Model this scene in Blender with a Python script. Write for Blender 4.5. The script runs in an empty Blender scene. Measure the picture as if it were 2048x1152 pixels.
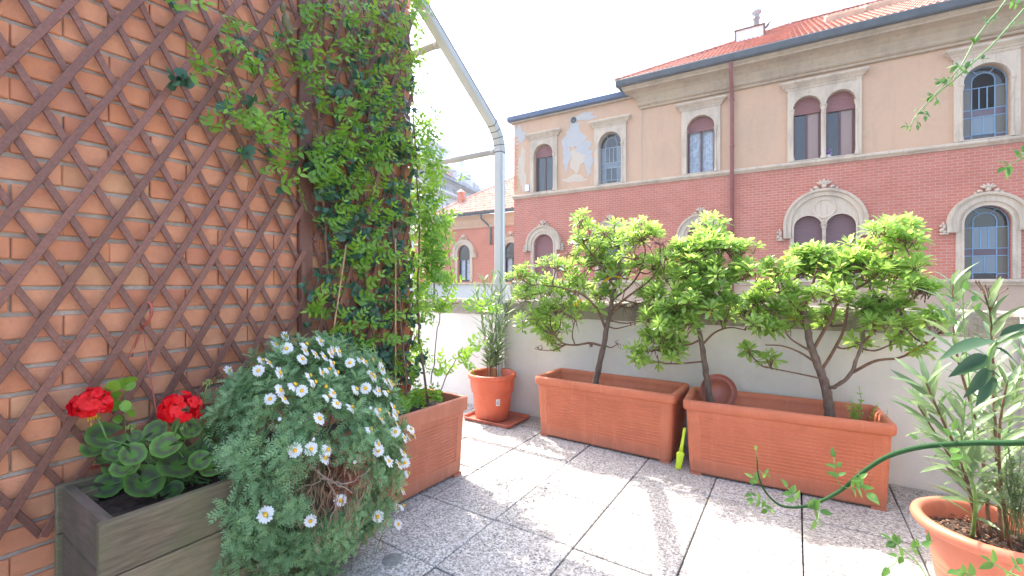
import bpy, bmesh, math, random
from mathutils import Vector, Matrix, geometry
from math import sin, cos, pi, radians, sqrt, atan2, hypot

rnd = random.Random(7)
scene = bpy.context.scene
COL = scene.collection

# ------------------------------------------------------------------ camera
YAW = radians(32.887)
CAM = Vector((1.575, -1.267, 1.096))
FPX, HOR = 878.0, 567.0
cam_d = bpy.data.cameras.new('camera')
cam_d.sensor_width = 36.0
cam_d.lens = FPX / 2048 * 36
cam_d.shift_y = (HOR - 576) / 2048
cam_d.clip_start = 0.02
cam_d.clip_end = 2000
cam = bpy.data.objects.new('camera', cam_d)
COL.objects.link(cam)
cam.location = CAM
cam.rotation_euler = (pi / 2, 0, YAW)
scene.camera = cam

# ------------------------------------------------------------------ light
SUNV = Vector((-0.635, 0.29, 1.0)).normalized()       # towards the sun
world = bpy.data.worlds.new('World')
scene.world = world
world.use_nodes = True
wn = world.node_tree
bgn = wn.nodes['Background']
sky = wn.nodes.new('ShaderNodeTexSky')
sky.sky_type = 'NISHITA'
sky.sun_disc = False
sky.sun_elevation = math.asin(SUNV.z)
sky.sun_rotation = atan2(SUNV.x, SUNV.y)
sky.altitude = 100
sky.air_density = 1.0
sky.dust_density = 4.0
sky.ozone_density = 1.0
wn.links.new(sky.outputs[0], bgn.inputs[0])
bgn.inputs[1].default_value = 0.15
sun_d = bpy.data.lights.new('sun', 'SUN')
sun_d.energy = 2.0
sun_d.angle = radians(0.55)
sun_d.color = (1.0, 0.95, 0.87)
sun = bpy.data.objects.new('sun', sun_d)
COL.objects.link(sun)
sun.location = (-6, 4, 12)
sun.rotation_euler = SUNV.to_track_quat('Z', 'Y').to_euler()
scene.view_settings.view_transform = 'Standard'
scene.view_settings.look = 'None'
scene.view_settings.gamma = 1
scene.view_settings.use_curve_mapping = False
scene.view_settings.exposure = 2.38

# ------------------------------------------------------------------ survey helpers
# sight lines from the survey point; every feature gets its own real distance
RV = Vector((cos(YAW), sin(YAW), 0)); FV = Vector((-sin(YAW), cos(YAW), 0)); ZV = Vector((0, 0, 1))
def ray(u, v): return FV + RV * ((u - 1024) / FPX) + ZV * ((HOR - v) / FPX)
def at_x(u, v, x): r = ray(u, v); return CAM + r * ((x - CAM.x) / r.x)
def at_y(u, v, y): r = ray(u, v); return CAM + r * ((y - CAM.y) / r.y)
def at_z(u, v, z): r = ray(u, v); return CAM + r * ((z - CAM.z) / r.z)
def at_d(u, v, d): return CAM + ray(u, v) * d

# ------------------------------------------------------------------ object helpers
def tag(o, label=None, cat=None, group=None, kind=None):
    if label: o['label'] = label
    if cat: o['category'] = cat
    if group: o['group'] = group
    if kind: o['kind'] = kind
    return o
def empty(name, loc=(0, 0, 0), rz=0.0):
    o = bpy.data.objects.new(name, None)
    o.empty_display_size = 0.1
    o.location = loc; o.rotation_euler = (0, 0, rz)
    COL.objects.link(o)
    return o
def link(name, me, mat=None, parent=None, smooth=False):
    if mat is not None and not me.materials:
        for m in (mat if isinstance(mat, (list, tuple)) else [mat]): me.materials.append(m)
    if smooth:
        me.polygons.foreach_set('use_smooth', [True] * len(me.polygons))
    o = bpy.data.objects.new(name, me)
    COL.objects.link(o)
    if parent is not None: o.parent = parent
    return o
def inst(name, me, parent, mtx):
    o = bpy.data.objects.new(name, me)
    COL.objects.link(o)
    if parent is not None: o.parent = parent
    o.matrix_local = mtx
    return o
def frame(p, direction, normal=None, scale=1.0, roll=0.0):
    """matrix: local +Y along direction, +Z near normal, at p"""
    y = Vector(direction).normalized()
    n = Vector(normal) if normal is not None else Vector((0, 0, 1))
    x = y.cross(n)
    if x.length < 1e-4: x = y.cross(Vector((1, 0.3, 0)))
    x.normalize(); z = x.cross(y)
    m = Matrix((x, y, z)).transposed().to_4x4()
    if roll: m = m @ Matrix.Rotation(roll, 4, 'Y')
    m = Matrix.Translation(p) @ m @ Matrix.Diagonal((scale, scale, scale, 1))
    return m

class MB:
    def __init__(s): s.v = []; s.f = []; s.m = []; s.cur = 0; s.t = []; s.tint = 0.5
    def _pad(s):
        while len(s.m) < len(s.f): s.m.append(s.cur)
        while len(s.t) < len(s.v): s.t.append(s.tint)
    def add(s, vs, fs, mtx=None):
        b = len(s.v)
        if mtx is not None: vs = [mtx @ Vector(p) for p in vs]
        s.v += [tuple(p) for p in vs]; s.f += [tuple(b + i for i in f) for f in fs]
        s._pad(); return s
    def box(s, a, b, mtx=None):
        x0, y0, z0 = a; x1, y1, z1 = b
        return s.add([(x0, y0, z0), (x1, y0, z0), (x1, y1, z0), (x0, y1, z0), (x0, y0, z1), (x1, y0, z1), (x1, y1, z1), (x0, y1, z1)],
              [(0, 3, 2, 1), (4, 5, 6, 7), (0, 1, 5, 4), (1, 2, 6, 5), (2, 3, 7, 6), (3, 0, 4, 7)], mtx)
    def bevbox(s, a, b, c=0.003, mtx=None):
        """box with chamfered vertical and top edges"""
        x0, y0, z0 = a; x1, y1, z1 = b
        def ring(z, i): return [(x0 + c + i, y0 + i, z), (x1 - c - i, y0 + i, z), (x1 - i, y0 + c + i, z), (x1 - i, y1 - c - i, z),
                                (x1 - c - i, y1 - i, z), (x0 + c + i, y1 - i, z), (x0 + i, y1 - c - i, z), (x0 + i, y0 + c + i, z)]
        return s.rings([ring(z0, c), ring(z0 + c, 0), ring(z1 - c, 0), ring(z1, c)], True, True, mtx)
    def rings(s, rs, cap0=False, cap1=False, mtx=None, closed=True):
        n = len(rs[0]); vs = [p for r in rs for p in r]; fs = []
        m = n if closed else n - 1
        for i in range(len(rs) - 1):
            for j in range(m):
                k = (j + 1) % n
                fs.append((i * n + j, i * n + k, (i + 1) * n + k, (i + 1) * n + j))
        if cap0: fs.append(tuple(range(n - 1, -1, -1)))
        if cap1: fs.append(tuple((len(rs) - 1) * n + j for j in range(n)))
        return s.add(vs, fs, mtx)
    def lathe(s, prof, seg=32, c=(0, 0, 0), mtx=None, wob=0):
        rs = [[(c[0] + r * cos(2 * pi * j / seg), c[1] + r * sin(2 * pi * j / seg), c[2] + z) for j in range(seg)] for r, z in prof]
        return s.rings(rs, False, False, mtx)
    def tube(s, pts, rad, seg=6, cap=True, mtx=None):
        pts = [Vector(p) for p in pts]; n = len(pts)
        if not hasattr(rad, '__len__'): rad = [rad] * n
        rs = []; prev = None
        for i, p in enumerate(pts):
            d = (pts[min(i + 1, n - 1)] - pts[max(i - 1, 0)])
            if d.length < 1e-9: d = Vector((0, 0, 1))
            d.normalize()
            if prev is None:
                a = d.cross(Vector((0, 0, 1)))
                if a.length < 1e-3: a = d.cross(Vector((1, 0, 0)))
            else: a = prev - d * prev.dot(d)
            if a.length < 1e-6: a = d.orthogonal()
            a.normalize(); prev = a; b = d.cross(a)
            rs.append([p + (a * cos(2 * pi * j / seg) + b * sin(2 * pi * j / seg)) * rad[i] for j in range(seg)])
        return s.rings(rs, cap, cap, mtx)
    def build(s, name, mat=None, parent=None, smooth=False):
        return link(name, s.mesh(name), mat, parent, smooth)
    def mesh(s, name, mat=None, smooth=False):
        s._pad()
        me = bpy.data.meshes.new(name)
        me.from_pydata(s.v, [], s.f)
        if mat is not None:
            for m in (mat if isinstance(mat, (list, tuple)) else [mat]): me.materials.append(m)
        if any(s.m): me.polygons.foreach_set('material_index', s.m)
        if getattr(s, 'tinted', False):
            at = me.attributes.new('tint', 'FLOAT', 'POINT'); at.data.foreach_set('value', s.t)
        if smooth: me.polygons.foreach_set('use_smooth', [True] * len(me.polygons))
        me.update()
        return me

def bez(pts, n=8):
    """catmull-rom through points"""
    P = [Vector(p) for p in pts]; P = [P[0] * 2 - P[1]] + P + [P[-1] * 2 - P[-2]]; out = []
    for i in range(1, len(P) - 2):
        for k in range(n):
            t = k / n
            out.append(0.5 * ((2 * P[i]) + (P[i + 1] - P[i - 1]) * t + (2 * P[i - 1] - 5 * P[i] + 4 * P[i + 1] - P[i + 2]) * t * t + (3 * P[i] - P[i - 1] - 3 * P[i + 1] + P[i + 2]) * t ** 3))
    out.append(P[-2]); return out
def lerp(a, b, t): return a + (b - a) * t

def plate(name, loops, yf, yb, mat, parent, smooth=False):
    """upright slab in the x-z plane, loops[0] outline, others holes; yf front, yb back"""
    polys = [[Vector((x, z, 0)) for x, z in L] for L in loops]
    tris = geometry.tessellate_polygon(polys)
    flat = [p for L in loops for p in L]
    mb = MB(); n = len(flat)
    vs = [(x, yf, z) for x, z in flat] + [(x, yb, z) for x, z in flat]
    fs = []
    for t in tris:
        a, b, c = t
        A, B, Cc = flat[a], flat[b], flat[c]
        cr = (B[0] - A[0]) * (Cc[1] - A[1]) - (B[1] - A[1]) * (Cc[0] - A[0])
        if abs(cr) < 1e-12: continue
        fs.append((a, b, c) if cr > 0 else (a, c, b))
        fs.append((n + a, n + c, n + b) if cr > 0 else (n + a, n + b, n + c))
    o = 0
    for L in loops:
        m = len(L)
        ar = sum(L[i][0] * L[(i + 1) % m][1] - L[(i + 1) % m][0] * L[i][1] for i in range(m))
        hole = L is not loops[0]
        flip = (ar < 0) != hole
        for i in range(m):
            j = (i + 1) % m
            q = (o + i, n + o + i, n + o + j, o + j)
            fs.append(q[::-1] if flip else q)
        o += m
    mb.add(vs, fs)
    return mb.build(name, mat, parent, smooth)
def arch(cx, half, z0, zs, n=14, rise=None):
    r = half if rise is None else rise
    return [(cx - half, z0), (cx + half, z0)] + [(cx + half * cos(pi * i / n), zs + r * sin(pi * i / n)) for i in range(n + 1)]
def rect(x0, z0, x1, z1): return [(x0, z0), (x1, z0), (x1, z1), (x0, z1)]

# ------------------------------------------------------------------ materials
def mat_new(name):
    m = bpy.data.materials.new(name); m.use_nodes = True
    nt = m.node_tree; b = nt.nodes['Principled BSDF']
    return m, nt, b
def N(nt, t, **kw):
    n = nt.nodes.new(t)
    for k, v in kw.items():
        if k.startswith('i_'):
            key = k[2:]
            n.inputs[int(key) if key.isdigit() else key.replace('_', ' ')].default_value = v
        else: setattr(n, k, v)
    return n
def L(nt, a, b): nt.links.new(a, b)
def ramp(nt, stops, fac=None, interp='LINEAR'):
    n = nt.nodes.new('ShaderNodeValToRGB'); cr = n.color_ramp; cr.interpolation = interp
    while len(cr.elements) < len(stops): cr.elements.new(0.5)
    for e, (p, c) in zip(cr.elements, stops): e.position = p; e.color = (c[0], c[1], c[2], 1)
    if fac is not None: L(nt, fac, n.inputs[0])
    return n
def mixc(nt, fac, a, b, mode='MIX'):
    n = nt.nodes.new('ShaderNodeMix'); n.data_type = 'RGBA'; n.blend_type = mode
    for i, s in ((0, fac), (6, a), (7, b)):
        if hasattr(s, 'is_linked') or hasattr(s, 'links'): L(nt, s, n.inputs[i])
        else: n.inputs[i].default_value = s if i == 0 else (s[0], s[1], s[2], 1)
    return n.outputs[2]
def noise(nt, vec, scale, detail=4, rough=0.55, dim='3D'):
    n = N(nt, 'ShaderNodeTexNoise'); n.inputs['Scale'].default_value = scale; n.inputs['Detail'].default_value = detail
    n.inputs['Roughness'].default_value = rough
    if vec is not None: L(nt, vec, n.inputs['Vector'])
    return n.outputs['Fac']
def bump(nt, b, h, strength=0.3, dist=0.01, prev=None):
    n = N(nt, 'ShaderNodeBump'); n.inputs['Strength'].default_value = strength; n.inputs['Distance'].default_value = dist
    L(nt, h, n.inputs['Height'])
    if prev is not None: L(nt, prev, n.inputs['Normal'])
    L(nt, n.outputs[0], b.inputs['Normal']); return n.outputs[0]
def coords(nt, kind='Object'):
    n = N(nt, 'ShaderNodeTexCoord'); return n.outputs[kind]
def geo_pos(nt): return N(nt, 'ShaderNodeNewGeometry').outputs['Position']
def objrand(nt): return N(nt, 'ShaderNodeObjectInfo').outputs['Random']
def math1(nt, op, a, b=0.5):
    n = N(nt, 'ShaderNodeMath', operation=op)
    for i, s in enumerate((a, b)):
        if hasattr(s, 'links'): L(nt, s, n.inputs[i])
        else: n.inputs[i].default_value = s
    return n.outputs[0]
def plain(name, col, rough=0.6, var=0.12, sc=6, metal=0, bumps=0.0, bsc=60, spec=0.5, world_co=True):
    m, nt, b = mat_new(name)
    v = geo_pos(nt) if world_co else coords(nt)
    nz = noise(nt, v, sc)
    c2 = tuple(max(0, c * (1 - var)) for c in col); c3 = tuple(min(1, c * (1 + var)) for c in col)
    r = ramp(nt, [(0.3, c2), (0.7, c3)], nz)
    L(nt, r.outputs[0], b.inputs['Base Color'])
    b.inputs['Roughness'].default_value = rough; b.inputs['Metallic'].default_value = metal
    b.inputs['Specular IOR Level'].default_value = spec
    if bumps: bump(nt, b, noise(nt, v, bsc, 3), bumps, 0.004)
    return m

# wall bricks of the terrace: random tone for each brick, worn edges and white streaks
def m_brick():
    m, nt, b = mat_new('terrace_brick')
    r = objrand(nt); oc = geo_pos(nt)
    base = ramp(nt, [(0, (0.60, 0.235, 0.115)), (0.2, (0.68, 0.29, 0.15)), (0.45, (0.72, 0.33, 0.18)), (0.7, (0.60, 0.235, 0.13)), (0.90, (0.66, 0.35, 0.19)), (0.985, (0.62, 0.31, 0.16)), (1, (0.58, 0.42, 0.22))], r)
    n1 = noise(nt, oc, 9, 5, 0.65); n2 = noise(nt, oc, 55, 4, 0.6)
    c = mixc(nt, ramp(nt, [(0.42, (0, 0, 0)), (0.75, (0.75, 0.75, 0.75))], n1).outputs[0], base.outputs[0], (0.46, 0.18, 0.11))
    c = mixc(nt, ramp(nt, [(0.60, (0, 0, 0)), (0.74, (0.45, 0.45, 0.45))], noise(nt, oc, 5.3, 6, 0.7)).outputs[0], c, (0.66, 0.42, 0.30))
    c = mixc(nt, ramp(nt, [(0.62, (0, 0, 0)), (0.80, (0.6, 0.6, 0.6))], n2).outputs[0], c, (0.30, 0.14, 0.10))
    L(nt, c, b.inputs['Base Color']); b.inputs['Roughness'].default_value = 0.85
    b.inputs['Specular IOR Level'].default_value = 0.2
    h = math1(nt, 'ADD', math1(nt, 'MULTIPLY', n2, 0.6), math1(nt, 'MULTIPLY', noise(nt, oc, 160, 3), 0.5))
    bump(nt, b, h, 0.55, 0.004)
    return m
BRICK = m_brick()
MORTAR = plain('mortar', (0.46, 0.41, 0.35), 0.95, 0.25, 14, bumps=0.7, bsc=120)

def m_wood(name, c1, c2, scale=(1, 1, 1), rough=0.7, green=None):
    m, nt, b = mat_new(name)
    v = coords(nt); mp = N(nt, 'ShaderNodeMapping'); mp.inputs['Scale'].default_value = scale; L(nt, v, mp.inputs[0])
    gr = noise(nt, mp.outputs[0], 8, 6, 0.65)
    c = ramp(nt, [(0.3, c1), (0.7, c2)], gr).outputs[0]
    hs = N(nt, 'ShaderNodeHueSaturation'); L(nt, c, hs.inputs['Color'])
    L(nt, math1(nt, 'ADD', math1(nt, 'MULTIPLY', objrand(nt), 0.35), 0.82), hs.inputs['Value'])
    c = hs.outputs[0]
    if green:
        c = mixc(nt, ramp(nt, [(0.45, (0, 0, 0)), (0.7, (0.8, 0.8, 0.8))], noise(nt, geo_pos(nt), 5, 4)).outputs[0], c, green)
    L(nt, c, b.inputs['Base Color']); b.inputs['Roughness'].default_value = rough
    bump(nt, b, gr, 0.4, 0.003)
    return m
LATH = m_wood('stained_lath', (0.15, 0.055, 0.036), (0.24, 0.10, 0.066), (1, 14, 14), 0.5)
PLANK = m_wood('weathered_plank', (0.12, 0.095, 0.055), (0.25, 0.19, 0.12), (12, 1.2, 12), 0.85, (0.12, 0.13, 0.055))
PLANKX = m_wood('weathered_plank_end', (0.10, 0.070, 0.055), (0.17, 0.125, 0.095), (1.2, 12, 12), 0.85, (0.07, 0.075, 0.035))
BARK = m_wood('bark', (0.10, 0.065, 0.05), (0.21, 0.15, 0.115), (8, 8, 3), 0.9)
TWIG = plain('twig', (0.16, 0.085, 0.05), 0.8, 0.3, 30)
GSTEM = plain('green_stem', (0.13, 0.24, 0.06), 0.5, 0.2, 30)

def m_terra(name, c, rough=0.45):
    m, nt, b = mat_new(name); v = geo_pos(nt)
    n1 = noise(nt, v, 7, 5, 0.6)
    col = mixc(nt, ramp(nt, [(0.45, (0, 0, 0)), (0.8, (0.5, 0.5, 0.5))], n1).outputs[0], c, tuple(x * 0.72 for x in c))
    sep = N(nt, 'ShaderNodeSeparateXYZ'); L(nt, v, sep.inputs[0])
    # splash dirt near the floor, in patches of its own
    f = math1(nt, 'MULTIPLY', math1(nt, 'SUBTRACT', 1.0, math1(nt, 'MULTIPLY', sep.outputs[2], 9.0)), noise(nt, v, 22, 5, 0.7))
    cl = N(nt, 'ShaderNodeClamp'); L(nt, f, cl.inputs[0])
    col = mixc(nt, cl.outputs[0], col, (0.20, 0.12, 0.09))
    L(nt, col, b.inputs['Base Color']); b.inputs['Roughness'].default_value = rough
    mp = N(nt, 'ShaderNodeMapping'); mp.inputs['Scale'].default_value = (14, 14, 1.6); L(nt, v, mp.inputs[0])
    run = noise(nt, mp.outputs[0], 1.6, 5, 0.7)
    col = mixc(nt, ramp(nt, [(0.52, (0, 0, 0)), (0.72, (0.30, 0.30, 0.30))], run).outputs[0], col, tuple(min(1, x * 1.15 + .10) for x in c))
    col = mixc(nt, ramp(nt, [(0.60, (0, 0, 0)), (0.70, (0.35, 0.35, 0.35))], noise(nt, v, 16, 6, 0.75)).outputs[0], col, tuple(x * 0.6 + .02 for x in c))
    L(nt, col, b.inputs['Base Color'])
    rr2 = ramp(nt, [(0.35, (rough, rough, rough)), (0.7, (min(1, rough + .3),) * 3)], n1); L(nt, rr2.outputs[0], b.inputs['Roughness'])
    bump(nt, b, noise(nt, v, 240, 2), 0.12, 0.002)
    return m
TERRA = m_terra('terracotta_plastic', (0.57, 0.165, 0.08))
TERRA2 = m_terra('terracotta_plastic_matt', (0.50, 0.175, 0.10), 0.55)
POTRED = m_terra('pot_orange_red', (0.62, 0.125, 0.055), 0.38)
POTSAL = m_terra('pot_salmon', (0.58, 0.18, 0.105), 0.4)
PINKPL = plain('hanger_plastic', (0.42, 0.09, 0.06), 0.4, 0.1)
SOIL = plain('soil', (0.055, 0.035, 0.025), 0.95, 0.6, 40, bumps=1.0, bsc=90)
LIME = plain('lime_plastic', (0.55, 0.75, 0.03), 0.35, 0.05)
STEEL = plain('painted_steel', (0.46, 0.46, 0.44), 0.32, 0.06, 3)
STEELW = plain('painted_bar', (0.40, 0.37, 0.33), 0.4, 0.06, 3)
DARKJ = plain('elbow_joint', (0.06, 0.06, 0.06), 0.6, 0.1)
CANE = plain('bamboo', (0.50, 0.28, 0.13), 0.5, 0.2, 20)
WHITEPL = plain('white_plastic', (0.78, 0.78, 0.76), 0.45, 0.04)

def m_tile():
    m, nt, b = mat_new('washed_gravel_tile')
    g = geo_pos(nt); r = objrand(nt)
    add = N(nt, 'ShaderNodeVectorMath', operation='ADD'); L(nt, g, add.inputs[0])
    sc = N(nt, 'ShaderNodeVectorMath', operation='SCALE'); sc.inputs[0].default_value = (7.3, 3.1, 0); L(nt, r, sc.inputs['Scale']); L(nt, sc.outputs[0], add.inputs[1])
    v = N(nt, 'ShaderNodeTexVoronoi'); v.inputs['Scale'].default_value = 135; v.inputs['Randomness'].default_value = 1.0
    L(nt, add.outputs[0], v.inputs['Vector'])
    sp = N(nt, 'ShaderNodeSeparateColor'); L(nt, v.outputs['Color'], sp.inputs[0])
    c = ramp(nt, [(0, (0.13, 0.11, 0.10)), (0.12, (0.25, 0.225, 0.205)), (0.35, (0.38, 0.355, 0.33)), (0.6, (0.46, 0.435, 0.41)), (0.85, (0.56, 0.535, 0.51)), (1, (0.64, 0.62, 0.60))], sp.outputs[0]).outputs[0]
    edge = ramp(nt, [(0.0, (0, 0, 0)), (0.5, (0.0, 0, 0)), (0.85, (0.8, 0.8, 0.8))], v.outputs['Distance']).outputs[0]
    c = mixc(nt, edge, c, (0.23, 0.205, 0.19))
    st = ramp(nt, [(0.5, (0, 0, 0)), (0.8, (0.45, 0.45, 0.45))], noise(nt, g, 3.3, 5, 0.65)).outputs[0]
    c = mixc(nt, st, c, (0.30, 0.26, 0.235))
    hs = N(nt, 'ShaderNodeHueSaturation'); L(nt, c, hs.inputs['Color'])
    L(nt, math1(nt, 'ADD', math1(nt, 'MULTIPLY', r, 0.26), 0.88), hs.inputs['Value'])
    c5 = mixc(nt, ramp(nt, [(0.54, (0, 0, 0)), (0.66, (0.4, 0.4, 0.4))], noise(nt, g, 1.4, 7, 0.7)).outputs[0], hs.outputs[0], (0.22, 0.19, 0.165))
    L(nt, c5, b.inputs['Base Color']); b.inputs['Roughness'].default_value = 0.8
    inv = math1(nt, 'SUBTRACT', 1.0, v.outputs['Distance'])
    bump(nt, b, inv, 0.5, 0.002)
    return m
TILE = m_tile()
GROUT = plain('dirty_joint', (0.055, 0.045, 0.04), 0.95, 0.3, 30)

def m_plaster(name, c, stain=(0.4, 0.36, 0.3), amt=0.35, sc=1.2, rough=0.9, fine=0.25):
    m, nt, b = mat_new(name); v = geo_pos(nt)
    mp = N(nt, 'ShaderNodeMapping'); mp.inputs['Scale'].default_value = (1, 1, 0.45); L(nt, v, mp.inputs[0])
    n1 = noise(nt, mp.outputs[0], sc, 7, 0.62)
    col = mixc(nt, ramp(nt, [(0.45, (0, 0, 0)), (0.72, (amt, amt, amt))], n1).outputs[0], c, stain)
    n2 = noise(nt, v, sc * 9, 5, 0.6)
    col = mixc(nt, ramp(nt, [(0.4, (0, 0, 0)), (0.75, (0.22, 0.22, 0.22))], n2).outputs[0], col, tuple(min(1, x * 1.25) for x in c))
    L(nt, col, b.inputs['Base Color']); b.inputs['Roughness'].default_value = rough; b.inputs['Specular IOR Level'].default_value = 0.2
    m2 = N(nt, 'ShaderNodeMapping'); m2.inputs['Scale'].default_value = (sc * 6, sc * 6, sc * .5); L(nt, v, m2.inputs[0])
    st = ramp(nt, [(0.55, (0, 0, 0)), (0.75, (amt * .8, amt * .8, amt * .8))], noise(nt, m2.outputs[0], 1.0, 6, 0.65)).outputs[0]
    col = mixc(nt, st, col, stain); L(nt, col, b.inputs['Base Color'])
    bump(nt, b, n2, fine, 0.01)
    return m
WHITEWALL = m_plaster('white_plaster', (0.70, 0.67, 0.62), (0.55, 0.50, 0.44), 0.4, 1.6, 0.85, 0.15)
COPING = m_plaster('rough_concrete', (0.33, 0.29, 0.235), (0.15, 0.125, 0.10), 0.8, 7, 0.95, 1.0)
STUCCO = m_plaster('apricot_stucco', (0.60, 0.375, 0.235), (0.47, 0.31, 0.21), 0.6, 0.8)
STUCCO2 = m_plaster('tan_stucco', (0.52, 0.36, 0.25), (0.38, 0.27, 0.2), 0.5, 0.9)
STONE = m_plaster('carved_stone', (0.62, 0.49, 0.36), (0.30, 0.23, 0.17), 0.7, 2.2, 0.9, 0.5)
CORN = m_plaster('cornice_plaster', (0.47, 0.35, 0.23), (0.26, 0.195, 0.14), 0.7, 1.3, 0.9, 0.3)
BARE = m_plaster('bare_render', (0.46, 0.44, 0.42), (0.56, 0.48, 0.40), 0.7, 3.5)
PALEWALL = m_plaster('pale_plaster', (0.62, 0.61, 0.56), (0.5, 0.47, 0.42), 0.4, 1)
def m_facbrick(name, c1, c2, mort):
    m, nt, b = mat_new(name); v = coords(nt)
    sp = N(nt, 'ShaderNodeSeparateXYZ'); L(nt, v, sp.inputs[0]); cb = N(nt, 'ShaderNodeCombineXYZ')
    L(nt, sp.outputs[0], cb.inputs[0]); L(nt, sp.outputs[2], cb.inputs[1])
    t = N(nt, 'ShaderNodeTexBrick'); L(nt, cb.outputs[0], t.inputs['Vector'])
    t.inputs['Scale'].default_value = 1.0; t.inputs['Brick Width'].default_value = 0.235; t.inputs['Row Height'].default_value = 0.088
    t.inputs['Mortar Size'].default_value = 0.008; t.inputs['Mortar Smooth'].default_value = 0.15; t.inputs['Bias'].default_value = -0.1
    t.inputs['Color1'].default_value = (*c1, 1); t.inputs['Color2'].default_value = (*c2, 1); t.inputs['Mortar'].default_value = (*mort, 1)
    c = mixc(nt, ramp(nt, [(0.42, (0, 0, 0)), (0.75, (0.5, 0.5, 0.5))], noise(nt, v, 0.9, 6, 0.6)).outputs[0], t.outputs[0], tuple(x * 0.72 for x in c1))
    c = mixc(nt, ramp(nt, [(0.60, (0, 0, 0)), (0.78, (0.35, 0.35, 0.35))], noise(nt, v, 1.7, 6, 0.65)).outputs[0], c, (0.62, 0.40, 0.36))
    L(nt, c, b.inputs['Base Color']); b.inputs['Roughness'].default_value = 0.85; b.inputs['Specular IOR Level'].default_value = 0.2
    bump(nt, b, math1(nt, 'SUBTRACT', 1.0, t.outputs[1]), 0.8, 0.008)
    return m
FBRICK = m_facbrick('facade_brick', (0.54, 0.165, 0.105), (0.60, 0.20, 0.135), (0.58, 0.36, 0.28))
FBRICK2 = m_facbrick('salmon_brick', (0.60, 0.20, 0.12), (0.63, 0.225, 0.14), (0.62, 0.32, 0.23))
def m_shutter(name, c):
    m, nt, b = mat_new(name); v = coords(nt); sp = N(nt, 'ShaderNodeSeparateXYZ'); L(nt, v, sp.inputs[0])
    w = math1(nt, 'FRACT', math1(nt, 'MULTIPLY', sp.outputs[2], 18.0))
    col = mixc(nt, ramp(nt, [(0.0, (1, 1, 1)), (0.16, (0, 0, 0))], w).outputs[0], c, tuple(x * 0.45 for x in c))
    L(nt, col, b.inputs['Base Color']); b.inputs['Roughness'].default_value = 0.55
    bump(nt, b, math1(nt, 'SINE', math1(nt, 'MULTIPLY', w, 3.14)), 0.5, 0.02)
    return m
SHUT = m_shutter('wine_shutter', (0.29, 0.11, 0.105))
SHUTD = m_shutter('plum_shutter', (0.19, 0.10, 0.105))
WFRAME = plain('window_frame_wine', (0.10, 0.03, 0.03), 0.4, 0.1)
LEAD = plain('blue_lead', (0.18, 0.32, 0.46), 0.5, 0.1)
LEADG = plain('grey_lead', (0.33, 0.38, 0.42), 0.5, 0.1)
def m_glass(name, c, rough=0.06):
    m, nt, b = mat_new(name)
    b.inputs['Base Color'].default_value = (*c, 1); b.inputs['Roughness'].default_value = rough; b.inputs['Specular IOR Level'].default_value = 0.8
    v = geo_pos(nt); bump(nt, b, noise(nt, v, 2.0, 2), 0.12, 0.05)
    return m
GLASS = m_glass('window_glass', (0.03, 0.04, 0.045))
GLASSD = m_glass('dark_glass', (0.006, 0.007, 0.009), 0.12)
GLOLIVE = m_glass('olive_glass', (0.10, 0.085, 0.055), 0.35)
GLPLUM = m_glass('plum_glass', (0.09, 0.045, 0.06), 0.35)
GLBLUE = m_glass('blue_glass', (0.15, 0.19, 0.22), 0.3)
GLBRNREF = m_glass('brown_reflection_glass', (0.30, 0.17, 0.12), 0.2)  # brown reflection put into the pane colour
VOIDM = plain('room_shade_black', (0.004, 0.004, 0.006), 0.95, 0.1, spec=.1)  # black colour stands for the shade inside a room
CURT = plain('curtain', (0.50, 0.55, 0.60), 0.9, 0.25, 9)
GUTTER = plain('gutter_dark', (0.055, 0.065, 0.072), 0.5, 0.2, 3)
GUTB = plain('gutter_blue', (0.045, 0.08, 0.15), 0.45, 0.15, 3)
PIPE = plain('pipe_red', (0.25, 0.065, 0.058), 0.5, 0.15, 3)
def m_rtile(name, c):
    m, nt, b = mat_new(name); v = geo_pos(nt)
    n = N(nt, 'ShaderNodeTexVoronoi'); n.inputs['Scale'].default_value = 3.8; L(nt, v, n.inputs['Vector'])
    sp = N(nt, 'ShaderNodeSeparateColor'); L(nt, n.outputs['Color'], sp.inputs[0])
    col = mixc(nt, sp.outputs[0], tuple(x * 0.8 for x in c), tuple(min(1, x * 1.2) for x in c))
    col = mixc(nt, ramp(nt, [(0.5, (0, 0, 0)), (0.8, (0.6, 0.6, 0.6))], noise(nt, v, 6, 6, 0.7)).outputs[0], col, (0.30, 0.24, 0.2))
    L(nt, col, b.inputs['Base Color']); b.inputs['Roughness'].default_value = 0.85
    return m
RTILE = m_rtile('roof_tile_red', (0.52, 0.21, 0.145))
RTILE2 = m_rtile('roof_tile_pale', (0.50, 0.27, 0.20))  # paler, pinker tile tone
ZINC = plain('zinc_roof', (0.44, 0.46, 0.48), 0.5, 0.15, 0.6)
FARW = plain('far_plaster', (0.62, 0.62, 0.62), 0.9, 0.08, 0.4)
FARD = plain('far_dark_hazed', (0.27, 0.29, 0.33), 0.7, 0.2, 1)  # dark tone lightened, distance haze put into the colour
FARP = plain('far_pink', (0.48, 0.30, 0.29), 0.8, 0.1, 1)
GROUND = plain('street', (0.10, 0.10, 0.10), 0.9, 0.3, 0.3)

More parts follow.
